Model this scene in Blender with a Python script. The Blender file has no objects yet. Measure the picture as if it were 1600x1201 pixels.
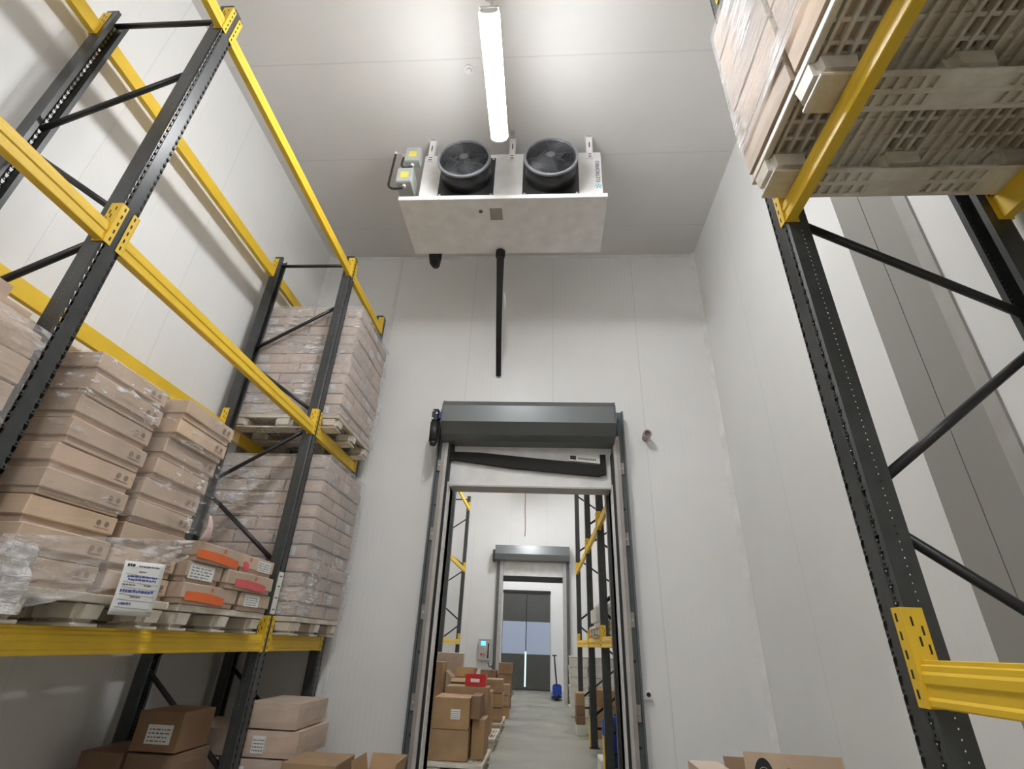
import bpy, bmesh, math, random
from mathutils import Vector, Matrix, noise

random.seed(7)
C = bpy.context.scene.collection
scene = bpy.context.scene
PI = math.pi

# ------------------------------------------------------------------ camera
HC = 1.35
yaw, pitch, roll, FPX = 0.0752387, 0.4823399, 0.0431151, 775.41
cy, sy, cp, sp, cr, sr = math.cos(yaw), math.sin(yaw), math.cos(pitch), math.sin(pitch), math.cos(roll), math.sin(roll)
F = Vector((-sy*cp, cy*cp, sp)); R0 = Vector((cy, sy, 0)); U0 = R0.cross(F)
R1 = cr*R0 + sr*U0; U1 = -sr*R0 + cr*U0
cam = bpy.data.cameras.new('camera'); camo = bpy.data.objects.new('camera', cam); C.objects.link(camo)
camo.matrix_world = Matrix(((R1.x, U1.x, -F.x, 0), (R1.y, U1.y, -F.y, 0), (R1.z, U1.z, -F.z, HC), (0, 0, 0, 1)))
cam.sensor_fit = 'HORIZONTAL'; cam.sensor_width = 36.0; cam.lens = FPX/1600*36.0
cam.clip_start = 0.02; cam.clip_end = 100
scene.camera = camo

# ------------------------------------------------------------------ world, exposure
w = bpy.data.worlds.new('world'); scene.world = w; w.use_nodes = True
w.node_tree.nodes['Background'].inputs[0].default_value = (0.75, 0.8, 0.9, 1)
w.node_tree.nodes['Background'].inputs[1].default_value = 0.02
scene.view_settings.view_transform = 'Standard'
scene.view_settings.look = 'None'
scene.view_settings.gamma = 1.0
scene.view_settings.use_curve_mapping = False
scene.view_settings.exposure = 1.66
LAMP_POWER = 44.0          # emission of the lamp diffusers
try:
    scene.cycles.max_bounces = 8; scene.cycles.transparent_max_bounces = 24
    scene.cycles.diffuse_bounces = 5; scene.cycles.glossy_bounces = 3
    scene.cycles.use_denoising = True
    scene.cycles.sample_clamp_indirect = 6
except Exception: pass

XL, XR, XW, XWR, YD, H = -2.267, 1.10, -3.36, 2.19, 5.80, 6.616

# ------------------------------------------------------------------ materials
class NT:
    def __init__(s, name):
        s.m = bpy.data.materials.new(name); s.m.use_nodes = True
        s.t = s.m.node_tree; s.n = s.t.nodes; s.l = s.t.links
        s.b = s.n['Principled BSDF']; s.out = s.n['Material Output']
    def node(s, typ, **kw):
        n = s.n.new(typ)
        for k, v in kw.items():
            if k.startswith('i_'): n.inputs[int(k[2:])].default_value = v
            else: setattr(n, k, v)
        return n
    def link(s, a, b): s.l.new(a, b)
    def val(s, x, sock):
        if hasattr(x, 'is_output') or isinstance(x, bpy.types.NodeSocket): s.l.new(x, sock)
        else: sock.default_value = x
    def math(s, op, a, b=0.0, c=None):
        n = s.n.new('ShaderNodeMath'); n.operation = op
        s.val(a, n.inputs[0]); s.val(b, n.inputs[1])
        if c is not None: s.val(c, n.inputs[2])
        return n.outputs[0]
    def coords(s, kind='Object'):
        n = s.n.new('ShaderNodeTexCoord'); sep = s.n.new('ShaderNodeSeparateXYZ')
        s.l.new(n.outputs[kind], sep.inputs[0]); s.tc = n.outputs[kind]; return sep.outputs
    def noise(s, scale, detail=3, vec=None, mapscale=None, rough=0.5):
        n = s.n.new('ShaderNodeTexNoise'); n.inputs['Scale'].default_value = scale; n.inputs['Detail'].default_value = detail
        n.inputs['Roughness'].default_value = rough
        if not hasattr(s, 'tc'): s.coords()
        v = s.tc
        if mapscale:
            mp = s.n.new('ShaderNodeMapping'); mp.inputs['Scale'].default_value = mapscale; s.l.new(v, mp.inputs[0]); v = mp.outputs[0]
        s.l.new(v, n.inputs['Vector']); return n.outputs[0]
    def ramp(s, x, a, b, ca=(0, 0, 0, 1), cb=(1, 1, 1, 1)):
        n = s.n.new('ShaderNodeValToRGB'); n.color_ramp.elements[0].position = a; n.color_ramp.elements[1].position = b
        n.color_ramp.elements[0].color = ca; n.color_ramp.elements[1].color = cb
        s.l.new(x, n.inputs[0]); return n.outputs[0]
    def mix(s, fac, a, b):
        n = s.n.new('ShaderNodeMix'); n.data_type = 'RGBA'
        s.val(fac, n.inputs[0]); s.val(a, n.inputs[6]); s.val(b, n.inputs[7]); return n.outputs[2]
    def bump(s, h, strength=0.3, dist=0.01):
        n = s.n.new('ShaderNodeBump'); n.inputs['Strength'].default_value = strength; n.inputs['Distance'].default_value = dist
        s.l.new(h, n.inputs['Height']); s.l.new(n.outputs[0], s.b.inputs['Normal']); return n
    def pr(s, color=None, rough=None, metal=None, spec=None):
        if color is not None: s.val(color, s.b.inputs['Base Color'])
        if rough is not None: s.val(rough, s.b.inputs['Roughness'])
        if metal is not None: s.b.inputs['Metallic'].default_value = metal
        if spec is not None: s.b.inputs['Specular IOR Level'].default_value = spec
        return s

def c4(*c): return (c[0], c[1], c[2], 1)

def simple(name, col, rough=0.5, metal=0.0, var=0.08, scale=6, bump=0.0, spec=0.5):
    k = NT(name); k.coords()
    f = k.noise(scale, 4)
    a = c4(*[max(0, x*(1-var)) for x in col]); b = c4(*[min(1, x*(1+var)) for x in col])
    k.pr(k.ramp(f, 0.3, 0.7, a, b), rough, metal, spec)
    if bump: k.bump(k.noise(scale*12, 3), bump, 0.004)
    return k.m

def panel_mat(name, axis, period, off, col=(0.73, 0.725, 0.715), rib=0.05, rough=0.42, ribs=True, minor=0):
    """painted insulated panel: joints every period along one axis, fine ribbing"""
    k = NT(name); co = k.coords()
    x = co['XYZ'.index(axis)]
    fr = k.math('FRACT', k.math('DIVIDE', k.math('SUBTRACT', x, off), period))
    d = k.math('MULTIPLY', k.math('ABSOLUTE', k.math('SUBTRACT', fr, 0.5)), 2.0)      # 1 at the joint
    joint = k.ramp(d, 1-0.018/period, 1-0.006/period)
    n1 = k.noise(1.3, 4); n2 = k.noise(30, 2)
    base = k.ramp(n1, 0.3, 0.7, c4(*[c*0.97 for c in col]), c4(*[min(1, c*1.02) for c in col]))
    k.pr(k.mix(k.math('MULTIPLY', joint, 0.2), base, c4(*[c*0.55 for c in col])), None, 0.0, 0.5)
    k.val(k.ramp(n2, 0.2, 0.8, (rough-0.04,)*3+(1,), (rough+0.06,)*3+(1,)), k.b.inputs['Roughness'])
    h = k.math('MULTIPLY', joint, -1.0)
    if minor:
        f3 = k.math('MULTIPLY', k.math('ABSOLUTE', k.math('SUBTRACT', k.math('FRACT', k.math('DIVIDE', x, minor)), 0.5)), 2.0)
        h = k.math('ADD', h, k.math('MULTIPLY', k.ramp(f3, 1-0.022/minor, 1-0.004/minor), 0.5))
    if ribs:
        w_ = k.math('SINE', k.math('MULTIPLY', x, 2*PI/rib))
        h = k.math('ADD', h, k.math('MULTIPLY', w_, 0.10))
    h = k.math('ADD', h, k.math('MULTIPLY', k.noise(5, 3), 0.25))
    k.bump(h, 0.35, 0.006)
    return k.m

M = {}
M['wall_y'] = panel_mat('painted_panel_joints_along_y', 'Y', 1.15, 0.0, (0.83, 0.828, 0.82))
M['wall_l'] = panel_mat('painted_panel_left_with_shallow_grooves', 'Y', 1.15, 0.0, (0.83, 0.828, 0.82), minor=0.2875)
M['wall_x'] = panel_mat('painted_panel_joints_along_x', 'X', 1.15, 0.10, (0.82, 0.815, 0.81), rib=0.055)
M['ceil'] = panel_mat('painted_ceiling_panel', 'Y', 1.15, 0.60, (0.71, 0.69, 0.675), rib=0.06)
M['grey_panel'] = panel_mat('grey_sheet_panel', 'Z', 6.0, -0.25, (0.33, 0.322, 0.30), ribs=False, rough=0.4)
M['grey_strip'] = simple('light_grey_strip', (0.42, 0.41, 0.39), 0.4)
def floor_mat():
    k = NT('wet_concrete_floor'); k.coords()
    n = k.noise(1.6, 6); n2 = k.noise(9, 4)
    col = k.mix(k.ramp(n, 0.42, 0.62), (0.25, 0.245, 0.20, 1), (0.32, 0.315, 0.265, 1))
    col = k.mix(k.math('MULTIPLY', k.ramp(n2, 0.55, 0.75), 0.3), col, (0.13, 0.125, 0.11, 1))
    k.pr(col, None, 0, 0.5); k.val(k.ramp(n, 0.35, 0.6, (0.30,)*3+(1,), (0.55,)*3+(1,)), k.b.inputs['Roughness'])
    k.bump(k.noise(3, 3), 0.05, 0.01); return k.m
M['floor'] = floor_mat()

def upright_mat():
    """dark charcoal powder coat with the real rows of slots punched right through"""
    k = NT('charcoal_perforated_steel'); co = k.coords()
    X, Y, Z = co
    k.pr(k.ramp(k.noise(14, 3), 0.3, 0.7, (0.034, 0.037, 0.038, 1), (0.050, 0.054, 0.055, 1)), 0.33, 0.0, 0.6)
    front = k.math('GREATER_THAN', X, -0.006)
    ay = k.math('ABSOLUTE', Y)
    f = k.math('FRACT', k.math('DIVIDE', Z, 0.0508))
    # teardrop: wide at the top, narrow below
    width = k.math('ADD', 0.0055, k.math('MULTIPLY', k.math('SUBTRACT', f, 0.12), 0.012))
    tear = k.math('MULTIPLY', k.math('MULTIPLY', k.math('GREATER_THAN', f, 0.12), k.math('LESS_THAN', f, 0.66)),
                  k.math('LESS_THAN', k.math('ABSOLUTE', k.math('SUBTRACT', ay, 0.043)), width))
    dz = k.math('MULTIPLY', k.math('SUBTRACT', f, 0.86), 0.0508)
    dy = k.math('SUBTRACT', ay, 0.043)
    dot = k.math('LESS_THAN', k.math('ADD', k.math('MULTIPLY', dz, dz), k.math('MULTIPLY', dy, dy)), 0.0052**2)
    holes_f = k.math('MULTIPLY', front, k.math('MAXIMUM', tear, dot))
    side = k.math('MULTIPLY', k.math('GREATER_THAN', ay, 0.052), k.math('LESS_THAN', X, -0.01))
    f2 = k.math('MULTIPLY', k.math('SUBTRACT', k.math('FRACT', k.math('DIVIDE', Z, 0.0254)), 0.5), 0.0254)
    dx = k.math('ADD', X, 0.062)
    sdot = k.math('LESS_THAN', k.math('ADD', k.math('MULTIPLY', f2, f2), k.math('MULTIPLY', dx, dx)), 0.0030**2)
    holes = k.math('MAXIMUM', holes_f, k.math('MULTIPLY', side, sdot))
    tr = k.n.new('ShaderNodeBsdfTransparent'); mx = k.n.new('ShaderNodeMixShader')
    k.link(holes, mx.inputs[0]); k.link(k.b.outputs[0], mx.inputs[1]); k.link(tr.outputs[0], mx.inputs[2]); k.link(mx.outputs[0], k.out.inputs[0])
    return k.m
M['upright'] = upright_mat()
M['brace'] = simple('black_steel_tube', (0.018, 0.018, 0.019), 0.38, 0.0, 0.1)
M['yellow'] = simple('yellow_powder_coat', (0.82, 0.54, 0.035), 0.48, 0.0, 0.05, 5)
M['slot'] = simple('slot_dark', (0.02, 0.018, 0.012), 0.6)
M['white'] = simple('white_painted_steel', (0.80, 0.79, 0.78), 0.32)
M['tray'] = simple('drip_tray_paint', (0.82, 0.79, 0.775), 0.36)
M['grey_box'] = simple('grey_polycarbonate', (0.42, 0.45, 0.43), 0.45)
M['ylabel'] = simple('yellow_sticker', (0.80, 0.68, 0.10), 0.5)
M['black'] = simple('black_plastic', (0.022, 0.022, 0.024), 0.42)
M['fan'] = simple('fan_grey_plastic', (0.06, 0.062, 0.067), 0.4)
M['fan_rim'] = simple('fan_rim_grey', (0.16, 0.165, 0.18), 0.35)
M['foam'] = simple('black_foam_insulation', (0.018, 0.017, 0.017), 0.8, bump=0.3)
M['hood'] = simple('grey_galvanised_hood', (0.165, 0.175, 0.18), 0.33, 0.35, 0.06, 2)
M['chan'] = simple('dark_grey_channel', (0.13, 0.145, 0.15), 0.42, 0.25)
M['rail'] = simple('light_grey_guide_rail', (0.50, 0.48, 0.46), 0.4, 0.1)
M['bracket'] = simple('zinc_bracket', (0.36, 0.33, 0.30), 0.4, 0.3)
M['seal'] = simple('black_rubber_seal', (0.015, 0.015, 0.016), 0.6)
M['bolt'] = simple('zinc_bolt', (0.6, 0.6, 0.6), 0.3, 0.8)
M['blue_paint'] = simple('blue_paint', (0.03, 0.06, 0.35), 0.4)
M['blue_drum'] = simple('blue_plastic', (0.015, 0.06, 0.42), 0.35)
M['red'] = simple('red_plastic', (0.62, 0.02, 0.02), 0.35)
M['pvc'] = simple('beige_pvc', (0.42, 0.35, 0.29), 0.5)
M['jet'] = simple('ink_black', (0.02, 0.02, 0.025), 0.6)
M['ink'] = simple('grey_ink', (0.16, 0.16, 0.17), 0.6)
M['blueink'] = simple('blue_ink', (0.08, 0.11, 0.40), 0.6)
M['cyan'] = simple('cyan_ink', (0.10, 0.50, 0.65), 0.5)
M['navy'] = simple('navy_ink', (0.05, 0.09, 0.16), 0.5)
M['paper'] = simple('white_paper', (0.78, 0.78, 0.77), 0.6, var=0.03)
M['tagp'] = simple('pale_label_card', (0.80, 0.79, 0.72), 0.6)
M['pinkp'] = simple('pink_paper', (0.75, 0.55, 0.53), 0.55)
M['orange'] = simple('orange_print', (0.80, 0.16, 0.04), 0.5)
M['pink'] = simple('pink_print', (0.70, 0.12, 0.13), 0.5)
M['lpink'] = simple('light_pink_print', (0.70, 0.36, 0.33), 0.5)
M['chrome'] = simple('steel', (0.6, 0.6, 0.6), 0.25, 0.9)
M['bag'] = simple('black_bag', (0.02, 0.02, 0.02), 0.35, bump=0.4)
M['cord'] = simple('reddish_cord', (0.30, 0.16, 0.12), 0.6)

def card_mat(name, col, var=0.12):
    k = NT(name); co = k.coords()
    inf = k.n.new('ShaderNodeObjectInfo')
    n = k.noise(5, 5); fib = k.noise(8, 3, mapscale=(1, 1, 14))
    a = k.ramp(n, 0.3, 0.7, c4(*[c*(1-var) for c in col]), c4(*[c*(1+var) for c in col]))
    hs = k.n.new('ShaderNodeHueSaturation'); k.link(a, hs.inputs['Color'])
    k.link(k.math('ADD', 0.86, k.math('MULTIPLY', inf.outputs['Random'], 0.28)), hs.inputs['Value'])
    k.link(k.math('ADD', 0.85, k.math('MULTIPLY', inf.outputs['Random'], 0.2)), hs.inputs['Saturation'])
    k.pr(hs.outputs[0], 0.62, 0, 0.3)
    k.bump(k.math('ADD', fib, k.math('MULTIPLY', n, 2.0)), 0.25, 0.004)
    return k.m
M['card'] = card_mat('brown_cardboard', (0.58, 0.435, 0.315))
M['card_lid'] = card_mat('brown_cardboard_lid', (0.61, 0.46, 0.335))
M['card_g'] = card_mat('greyish_cardboard', (0.52, 0.41, 0.335))
M['card_t'] = card_mat('tan_cardboard', (0.40, 0.25, 0.125))
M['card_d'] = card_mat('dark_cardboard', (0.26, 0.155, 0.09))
M['card_b'] = card_mat('beige_cardboard', (0.66, 0.52, 0.40))
M['flap'] = simple('dark_grey_flap', (0.085, 0.085, 0.08), 0.55)
M['gap'] = simple('carton_shadow_gap_tape', (0.30, 0.22, 0.16), 0.4)

def plastic_pallet_mat():
    k = NT('dirty_white_plastic'); k.coords()
    n = k.noise(3.5, 6, rough=0.65)
    k.pr(k.ramp(n, 0.38, 0.68, (0.60, 0.53, 0.44, 1), (0.86, 0.83, 0.76, 1)), 0.42, 0, 0.5)
    k.bump(k.noise(60, 2), 0.1, 0.002); return k.m
M['pallet'] = plastic_pallet_mat()
M['crate'] = simple('white_crate_plastic', (0.72, 0.71, 0.64), 0.45)

def film_mat(name, streak=(1.5, 1.5, 9), base=0.08, strong=0.55, lo=0.5, hi=0.72, scale=6.0):
    """clear stretch film: crease highlights painted in as white streaks, the rest nearly clear"""
    k = NT(name); k.coords()
    n1 = k.noise(scale, 5, mapscale=streak, rough=0.6); n2 = k.noise(2.2, 3)
    s1 = k.ramp(n1, lo, hi); s2 = k.ramp(n2, 0.45, 0.7)  # streak mask stands in for highlights along the creases
    fac = k.math('ADD', base, k.math('ADD', k.math('MULTIPLY', k.math('MULTIPLY', s1, s2), strong), k.math('MULTIPLY', s2, 0.05)))
    k.pr((0.86, 0.84, 0.84, 1), 0.14, 0, 0.9)
    k.bump(k.math('ADD', k.math('MULTIPLY', n1, 1.2), k.noise(14, 4)), 0.9, 0.02)
    tr = k.n.new('ShaderNodeBsdfTransparent'); mx = k.n.new('ShaderNodeMixShader')
    k.link(fac, mx.inputs[0]); k.link(tr.outputs[0], mx.inputs[1]); k.link(k.b.outputs[0], mx.inputs[2]); k.link(mx.outputs[0], k.out.inputs[0])
    return k.m
M['film'] = film_mat('clear_stretch_film', (1.0, 1.0, 3.0), 0.08, 1.3, 0.56, 0.66, 11.0)
M['film_haze'] = film_mat('hazy_stretch_film', (1.2, 1.2, 5), 0.27, 0.9, 0.48, 0.66, 8.0)
M['film_white'] = film_mat('tight_white_glare_film', (3.0, 0.6, 7.0), 0.34, 1.3, 0.44, 0.58, 6.0)  # denser white streaks painted in as glare from the lamp

def emit_mat(name, col, strength):
    k = NT(name); k.pr(c4(*col), 0.4)
    k.b.inputs['Emission Color'].default_value = c4(*col); k.b.inputs['Emission Strength'].default_value = strength
    return k.m
M['lamp'] = emit_mat('lamp_diffuser_lit', (0.97, 0.985, 1.0), LAMP_POWER)
M['screen'] = emit_mat('blue_lit_screen', (0.05, 0.45, 1.0), 1.2)
M['daylit'] = emit_mat('daylit_blue_vinyl', (0.26, 0.30, 0.39), 0.15)
M['daygap'] = emit_mat('daylight_gap', (0.62, 0.80, 0.78), 0.3)

# ------------------------------------------------------------------ mesh helpers
def rot_about(v, ang, axis='Z', piv=(0, 0, 0)):
    return Matrix.Rotation(ang, 3, axis) @ (Vector(v)-Vector(piv)) + Vector(piv)

class MB:
    def __init__(s): s.bm = bmesh.new()
    def box(s, x0, x1, y0, y1, z0, z1, bevel=0.0, rot=None, seg=1, taper=None, jit=0.0):
        vs = [s.bm.verts.new((x, y, z)) for x in (x0, x1) for y in (y0, y1) for z in (z0, z1)]
        if jit:
            for v in vs: v.co += Vector([random.uniform(-jit, jit) for _ in range(3)])
        idx = [(0, 1, 3, 2), (4, 6, 7, 5), (0, 4, 5, 1), (2, 3, 7, 6), (0, 2, 6, 4), (1, 5, 7, 3)]
        fs = [s.bm.faces.new([vs[i] for i in f]) for f in idx]
        if taper:
            cx, cyy = (x0+x1)/2, (y0+y1)/2
            for v in vs:
                if abs(v.co.z-z0) < 1e-5: v.co.x = cx+(v.co.x-cx)*taper; v.co.y = cyy+(v.co.y-cyy)*taper
        es = list({e for f in fs for e in f.edges})
        if bevel:
            r = bmesh.ops.bevel(s.bm, geom=es, offset=bevel, segments=seg, affect='EDGES', clamp_overlap=True)
            nv = {v for f in r['faces'] for v in f.verts} | {v for v in vs if v.is_valid}
        else: nv = set(vs)
        if rot:
            ang, ax, piv = rot
            for v in nv: v.co = rot_about(v.co, ang, ax, piv)
        return s
    def prism(s, pts, axis, a, b):
        """polygon pts (2D) extruded along axis from a to b"""
        def mk(p, t):
            if axis == 'X': return (t, p[0], p[1])
            if axis == 'Y': return (p[0], t, p[1])
            return (p[0], p[1], t)
        A = [s.bm.verts.new(mk(p, a)) for p in pts]; B = [s.bm.verts.new(mk(p, b)) for p in pts]
        n = len(pts)
        s.bm.faces.new(A[::-1]); s.bm.faces.new(B)
        for i in range(n): s.bm.faces.new((A[i], A[(i+1) % n], B[(i+1) % n], B[i]))
        return s
    def cyl(s, p, q, r, n=16, r2=None, caps=True):
        p, q = Vector(p), Vector(q); d = (q-p).normalized()
        u = d.orthogonal().normalized(); v = d.cross(u); r2 = r if r2 is None else r2
        A = [s.bm.verts.new(p + r*(math.cos(2*PI*i/n)*u + math.sin(2*PI*i/n)*v)) for i in range(n)]
        B = [s.bm.verts.new(q + r2*(math.cos(2*PI*i/n)*u + math.sin(2*PI*i/n)*v)) for i in range(n)]
        for i in range(n):
            f = s.bm.faces.new((A[i], A[(i+1) % n], B[(i+1) % n], B[i])); f.smooth = True
        if caps: s.bm.faces.new(A[::-1]); s.bm.faces.new(B)
        return s
    def tube(s, pts, r, n=10):
        pts = [Vector(p) for p in pts]; rings = []
        up = None
        for i, p in enumerate(pts):
            d = (pts[min(i+1, len(pts)-1)] - pts[max(i-1, 0)]).normalized()
            if up is None: up = d.orthogonal().normalized()
            u = (up - up.dot(d)*d).normalized(); up = u; v = d.cross(u)
            rr = r[i] if isinstance(r, (list, tuple)) else r
            rings.append([s.bm.verts.new(p + rr*(math.cos(2*PI*k/n)*u + math.sin(2*PI*k/n)*v)) for k in range(n)])
        for a, b in zip(rings, rings[1:]):
            for k in range(n):
                f = s.bm.faces.new((a[k], a[(k+1) % n], b[(k+1) % n], b[k])); f.smooth = True
        s.bm.faces.new(rings[0][::-1]); s.bm.faces.new(rings[-1]); return s
    def ring(s, c, axis, ro, ri, h, n=40):
        """annular collar, axis along Y from c.y to c.y+h"""
        c = Vector(c)
        def P(r, a, t): return c + Vector((r*math.cos(a), t, r*math.sin(a)))
        L = []
        for (r, t) in ((ro, 0), (ro, h), (ri, h), (ri, 0)):
            L.append([s.bm.verts.new(P(r, 2*PI*i/n, t)) for i in range(n)])
        for a in range(4):
            A, B = L[a], L[(a+1) % 4]
            for i in range(n):
                f = s.bm.faces.new((A[i], A[(i+1) % n], B[(i+1) % n], B[i])); f.smooth = a % 2 == 0
        return s
    def grid(s, f, nu, nv):
        V = [[s.bm.verts.new(f(i/nu, j/nv)) for j in range(nv+1)] for i in range(nu+1)]
        for i in range(nu):
            for j in range(nv):
                q = s.bm.faces.new((V[i][j], V[i+1][j], V[i+1][j+1], V[i][j+1])); q.smooth = True
        return s
    def mesh(s, name, m):
        bmesh.ops.recalc_face_normals(s.bm, faces=s.bm.faces[:])
        me = bpy.data.meshes.new(name); s.bm.to_mesh(me); s.bm.free()
        me.materials.append(m); return me
    def build(s, name, m, parent=None, at=(0, 0, 0), local=False):
        """coordinates are in the parent's frame; origin moved to at"""
        if Vector(at).length and not local:
            bmesh.ops.translate(s.bm, verts=s.bm.verts[:], vec=-Vector(at))
        o = bpy.data.objects.new(name, s.mesh(name, m)); C.objects.link(o)
        o.location = at
        if parent: o.parent = parent
        return o

def tag(o, label=None, cat=None, group=None, kind=None):
    if label: o['label'] = label
    if cat: o['category'] = cat
    if group: o['group'] = group
    if kind: o['kind'] = kind
    return o
def empty(name, loc, label=None, cat=None, group=None, kind=None, rz=0.0):
    o = bpy.data.objects.new(name, None); C.objects.link(o); o.location = loc; o.rotation_euler = (0, 0, rz)
    return tag(o, label, cat, group, kind)
def copy_tree(o, loc=None, rz=None, label=None, group=None, parent=None):
    c = o.copy(); C.objects.link(c)
    if parent: c.parent = parent
    if loc is not None: c.location = loc
    if rz is not None: c.rotation_euler = (0, 0, rz)
    if label: c['label'] = label
    if group: c['group'] = group
    for ch in list(o.children): copy_tree(ch, parent=c)
    return c
def struct(name, mb, m, parent=None):
    o = mb.build(name, m, parent)
    if not parent: o['kind'] = 'structure'
    return o

ORD = ['bottom', 'second', 'third', 'fourth', 'fifth', 'sixth', 'seventh', 'eighth', 'ninth', 'tenth', 'eleventh', 'top']
def layer_word(i, n): return 'top' if i == n-1 else ORD[i]

# ------------------------------------------------------------------ the setting
struct('floor', MB().box(XW-0.3, XWR+0.3, -9.2, 22, -0.1, 0), M['floor'])
struct('ceiling', MB().box(XW-0.3, XWR+0.3, -9.2, 22, H, H+0.12), M['ceil'])
struct('wall_left', MB().box(XW-0.15, XW, -9.0, 20.0, 0, H), M['wall_l'])
struct('wall_right', MB().box(XWR, XWR+0.15, -9.0, 20.0, 0, H), M['wall_y'])
struct('wall_front', MB().box(XW, XWR, -9.15, -9.0, 0, H), M['wall_x'])
OX0, OX1, OZ = -1.125, 0.775, 3.02
def wall_with_opening(name, y0, y1, x0, x1, z1):
    m = MB(); m.box(XW, x0, y0, y1, 0, H); m.box(x1, XWR, y0, y1, 0, H); m.box(x0, x1, y0, y1, z1, H)
    return struct(name, m, M['wall_x'])
wall_with_opening('wall_back', YD, YD+0.18, OX0, OX1, OZ)
D2X0, D2X1, D2Y = -1.22, 0.58, 16.0
wall_with_opening('wall_middle', D2Y, D2Y+0.18, D2X0, D2X1, 3.18)
D3X0, D3X1, D3Y = -1.46, 0.25, 19.75
wall_with_opening('wall_far', D3Y, D3Y+0.18, D3X0, D3X1, 3.14)
struct('wall_outer', MB().box(XW, XWR, 21.6, 21.75, 0, H), M['wall_x'])

# grey cladding band on the right wall
struct('trim_1', MB().box(XWR-0.012, XWR, 2.36, 2.60, 0, H-0.001), M['grey_panel'])
struct('trim_2', MB().box(XWR-0.014, XWR, 2.603, 2.84, 0, H-0.001), M['grey_panel'])
struct('trim_3', MB().box(XWR-0.016, XWR, 2.27, 2.357, 0, H-0.001), M['grey_strip'])
# coved corner strips between wall panels
struct('trim_4', MB().prism([(XWR-0.05, YD), (XWR, YD), (XWR, YD-0.05)], 'Z', 0, H), M['white'])
struct('trim_5', MB().prism([(XW+0.05, YD), (XW, YD), (XW, YD-0.05)], 'Z', 0, H), M['white'])
struct('trim_6', MB().box(XW, XWR, YD-0.006, YD, H-0.05, H), M['white'])
struct('trim_7', MB().box(-2.24, -2.20, YD-0.008, YD, 0, H-0.06, bevel=0.003), M['white'])

# ------------------------------------------------------------------ rack frames
FH = 5.36
def upright_mesh():
    # open channel, 115 mm wide and 100 mm deep, 3 mm sheet, with shallow steps and inward lips
    # build as one outline: lip -> side -> front -> side -> lip, then back along the inside
    outer = [(-0.100, -0.030), (-0.100, -0.0575), (-0.012, -0.0575), (-0.002, -0.0530), (-0.002, -0.0330), (0, -0.0300),
             (0, 0.0300), (-0.002, 0.0330), (-0.002, 0.0530), (-0.012, 0.0575), (-0.100, 0.0575), (-0.100, 0.030)]
    inner = [(-0.097, 0.030), (-0.097, 0.0545), (-0.013, 0.0545), (-0.005, 0.0510), (-0.005, 0.0330), (-0.003, 0.0295),
             (-0.003, -0.0295), (-0.005, -0.0330), (-0.005, -0.0510), (-0.013, -0.0545), (-0.097, -0.0545), (-0.097, -0.030)]
    m = MB(); m.prism(outer+inner, 'Z', 0.0, FH); return m.mesh('upright', M['upright'])
UPM = upright_mesh()
D = 0.985
nodes = []     # (z_front, z_rear)
def make_frame():
    t = empty('rack_frame', (0, 0, 0), 'x', 'pallet rack frame')
    for x, rz in ((0, 0), (-D, PI)):
        o = bpy.data.objects.new('upright', UPM); C.objects.link(o); o.location = (x, 0, 0.008); o.rotation_euler = (0, 0, rz); o.parent = t
        MB().box(x-(0.13 if rz == 0 else 0.03), x+(0.03 if rz == 0 else 0.13), -0.08, 0.08, 0, 0.008).build('foot_plate', M['brace'], t)
    def brace(p, q):
        MB().cyl(p, q, 0.019, 12).build('brace', M['brace'], t)
    xf, xr = -0.075, -D+0.075
    brace((xf, 0, 5.27), (xr, 0, 5.27))
    for a, b in ((4.68, 4.10), (3.36, 3.92), (3.18, 2.62), (1.90, 2.52), (1.76, 1.14), (0.42, 1.05)):
        brace((xf, 0, a), (xr, 0, b))
    brace((xf, 0, 0.25), (xr, 0, 0.25))
    return t
frame0 = make_frame()
fr_specs = [
    (XL, -0.75, 0, 'charcoal upright frame of the left rack nearest the viewer, mostly out of sight'),
    (XL, 1.845, 0, 'charcoal upright frame of the left rack nearest the camera, rising past the flat cartons'),
    (XL, 4.46, 0, 'charcoal upright frame of the left rack before the wrapped loads, with a pale tag strip'),
    (XL, 5.66, 0, 'charcoal upright frame at the far end of the left rack, against the door wall'),
    (XR, 1.80, PI, 'charcoal upright frame of the right rack, beside the grey wall band'),
    (XR, -0.80, PI, 'charcoal upright frame of the right rack behind the viewer'),
    (XL, 12.55, 0, 'nearer charcoal frame of the left rack in the next room, seen through the doorway'),
    (XL, 15.15, 0, 'farther charcoal frame of the left rack in the next room, beside the second door'),
    (0.75, 6.10, PI, 'charcoal frame of the next room right rack hidden behind the doorway edge'),
    (0.75, 7.30, PI, 'nearest visible charcoal frame of the right rack in the next room, beside blue drum'),
    (0.75, 9.35, PI, 'middle charcoal frame of the right rack in the next room, with yellow foot guard'),
    (0.75, 12.3, PI, 'farthest charcoal frame of the right rack in the next room, before white crates'),
]
frames = []
for i, (x, y, rz, lab) in enumerate(fr_specs):
    f = frame0 if i == 0 else copy_tree(frame0)
    f.location = (x, y, 0); f.rotation_euler = (0, 0, rz); f['label'] = lab; f['group'] = 'pallet rack frames'; frames.append(f)
# tag strip on frame by the wrapped loads
tg = MB().box(0.001, 0.005, -0.052, 0.030, 1.50, 1.83).build('tag_strip', M['tagp'], frames[2]); tg['label'] = 'pale barcode tag strip'
for z in (1.53, 1.62, 1.71, 1.79):
    MB().box(0.005, 0.006, -0.035, 0.012, z, z+0.010).build('tag_print', M['ink'], tg)
for f, base in ((frames[9], 0), (frames[10], 0)):
    MB().box(0.012, 0.022, -0.07, 0.07, 0.01, 0.42, bevel=0.003).build('foot_guard', M['yellow'], f)['label'] = 'yellow foot guard'

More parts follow.
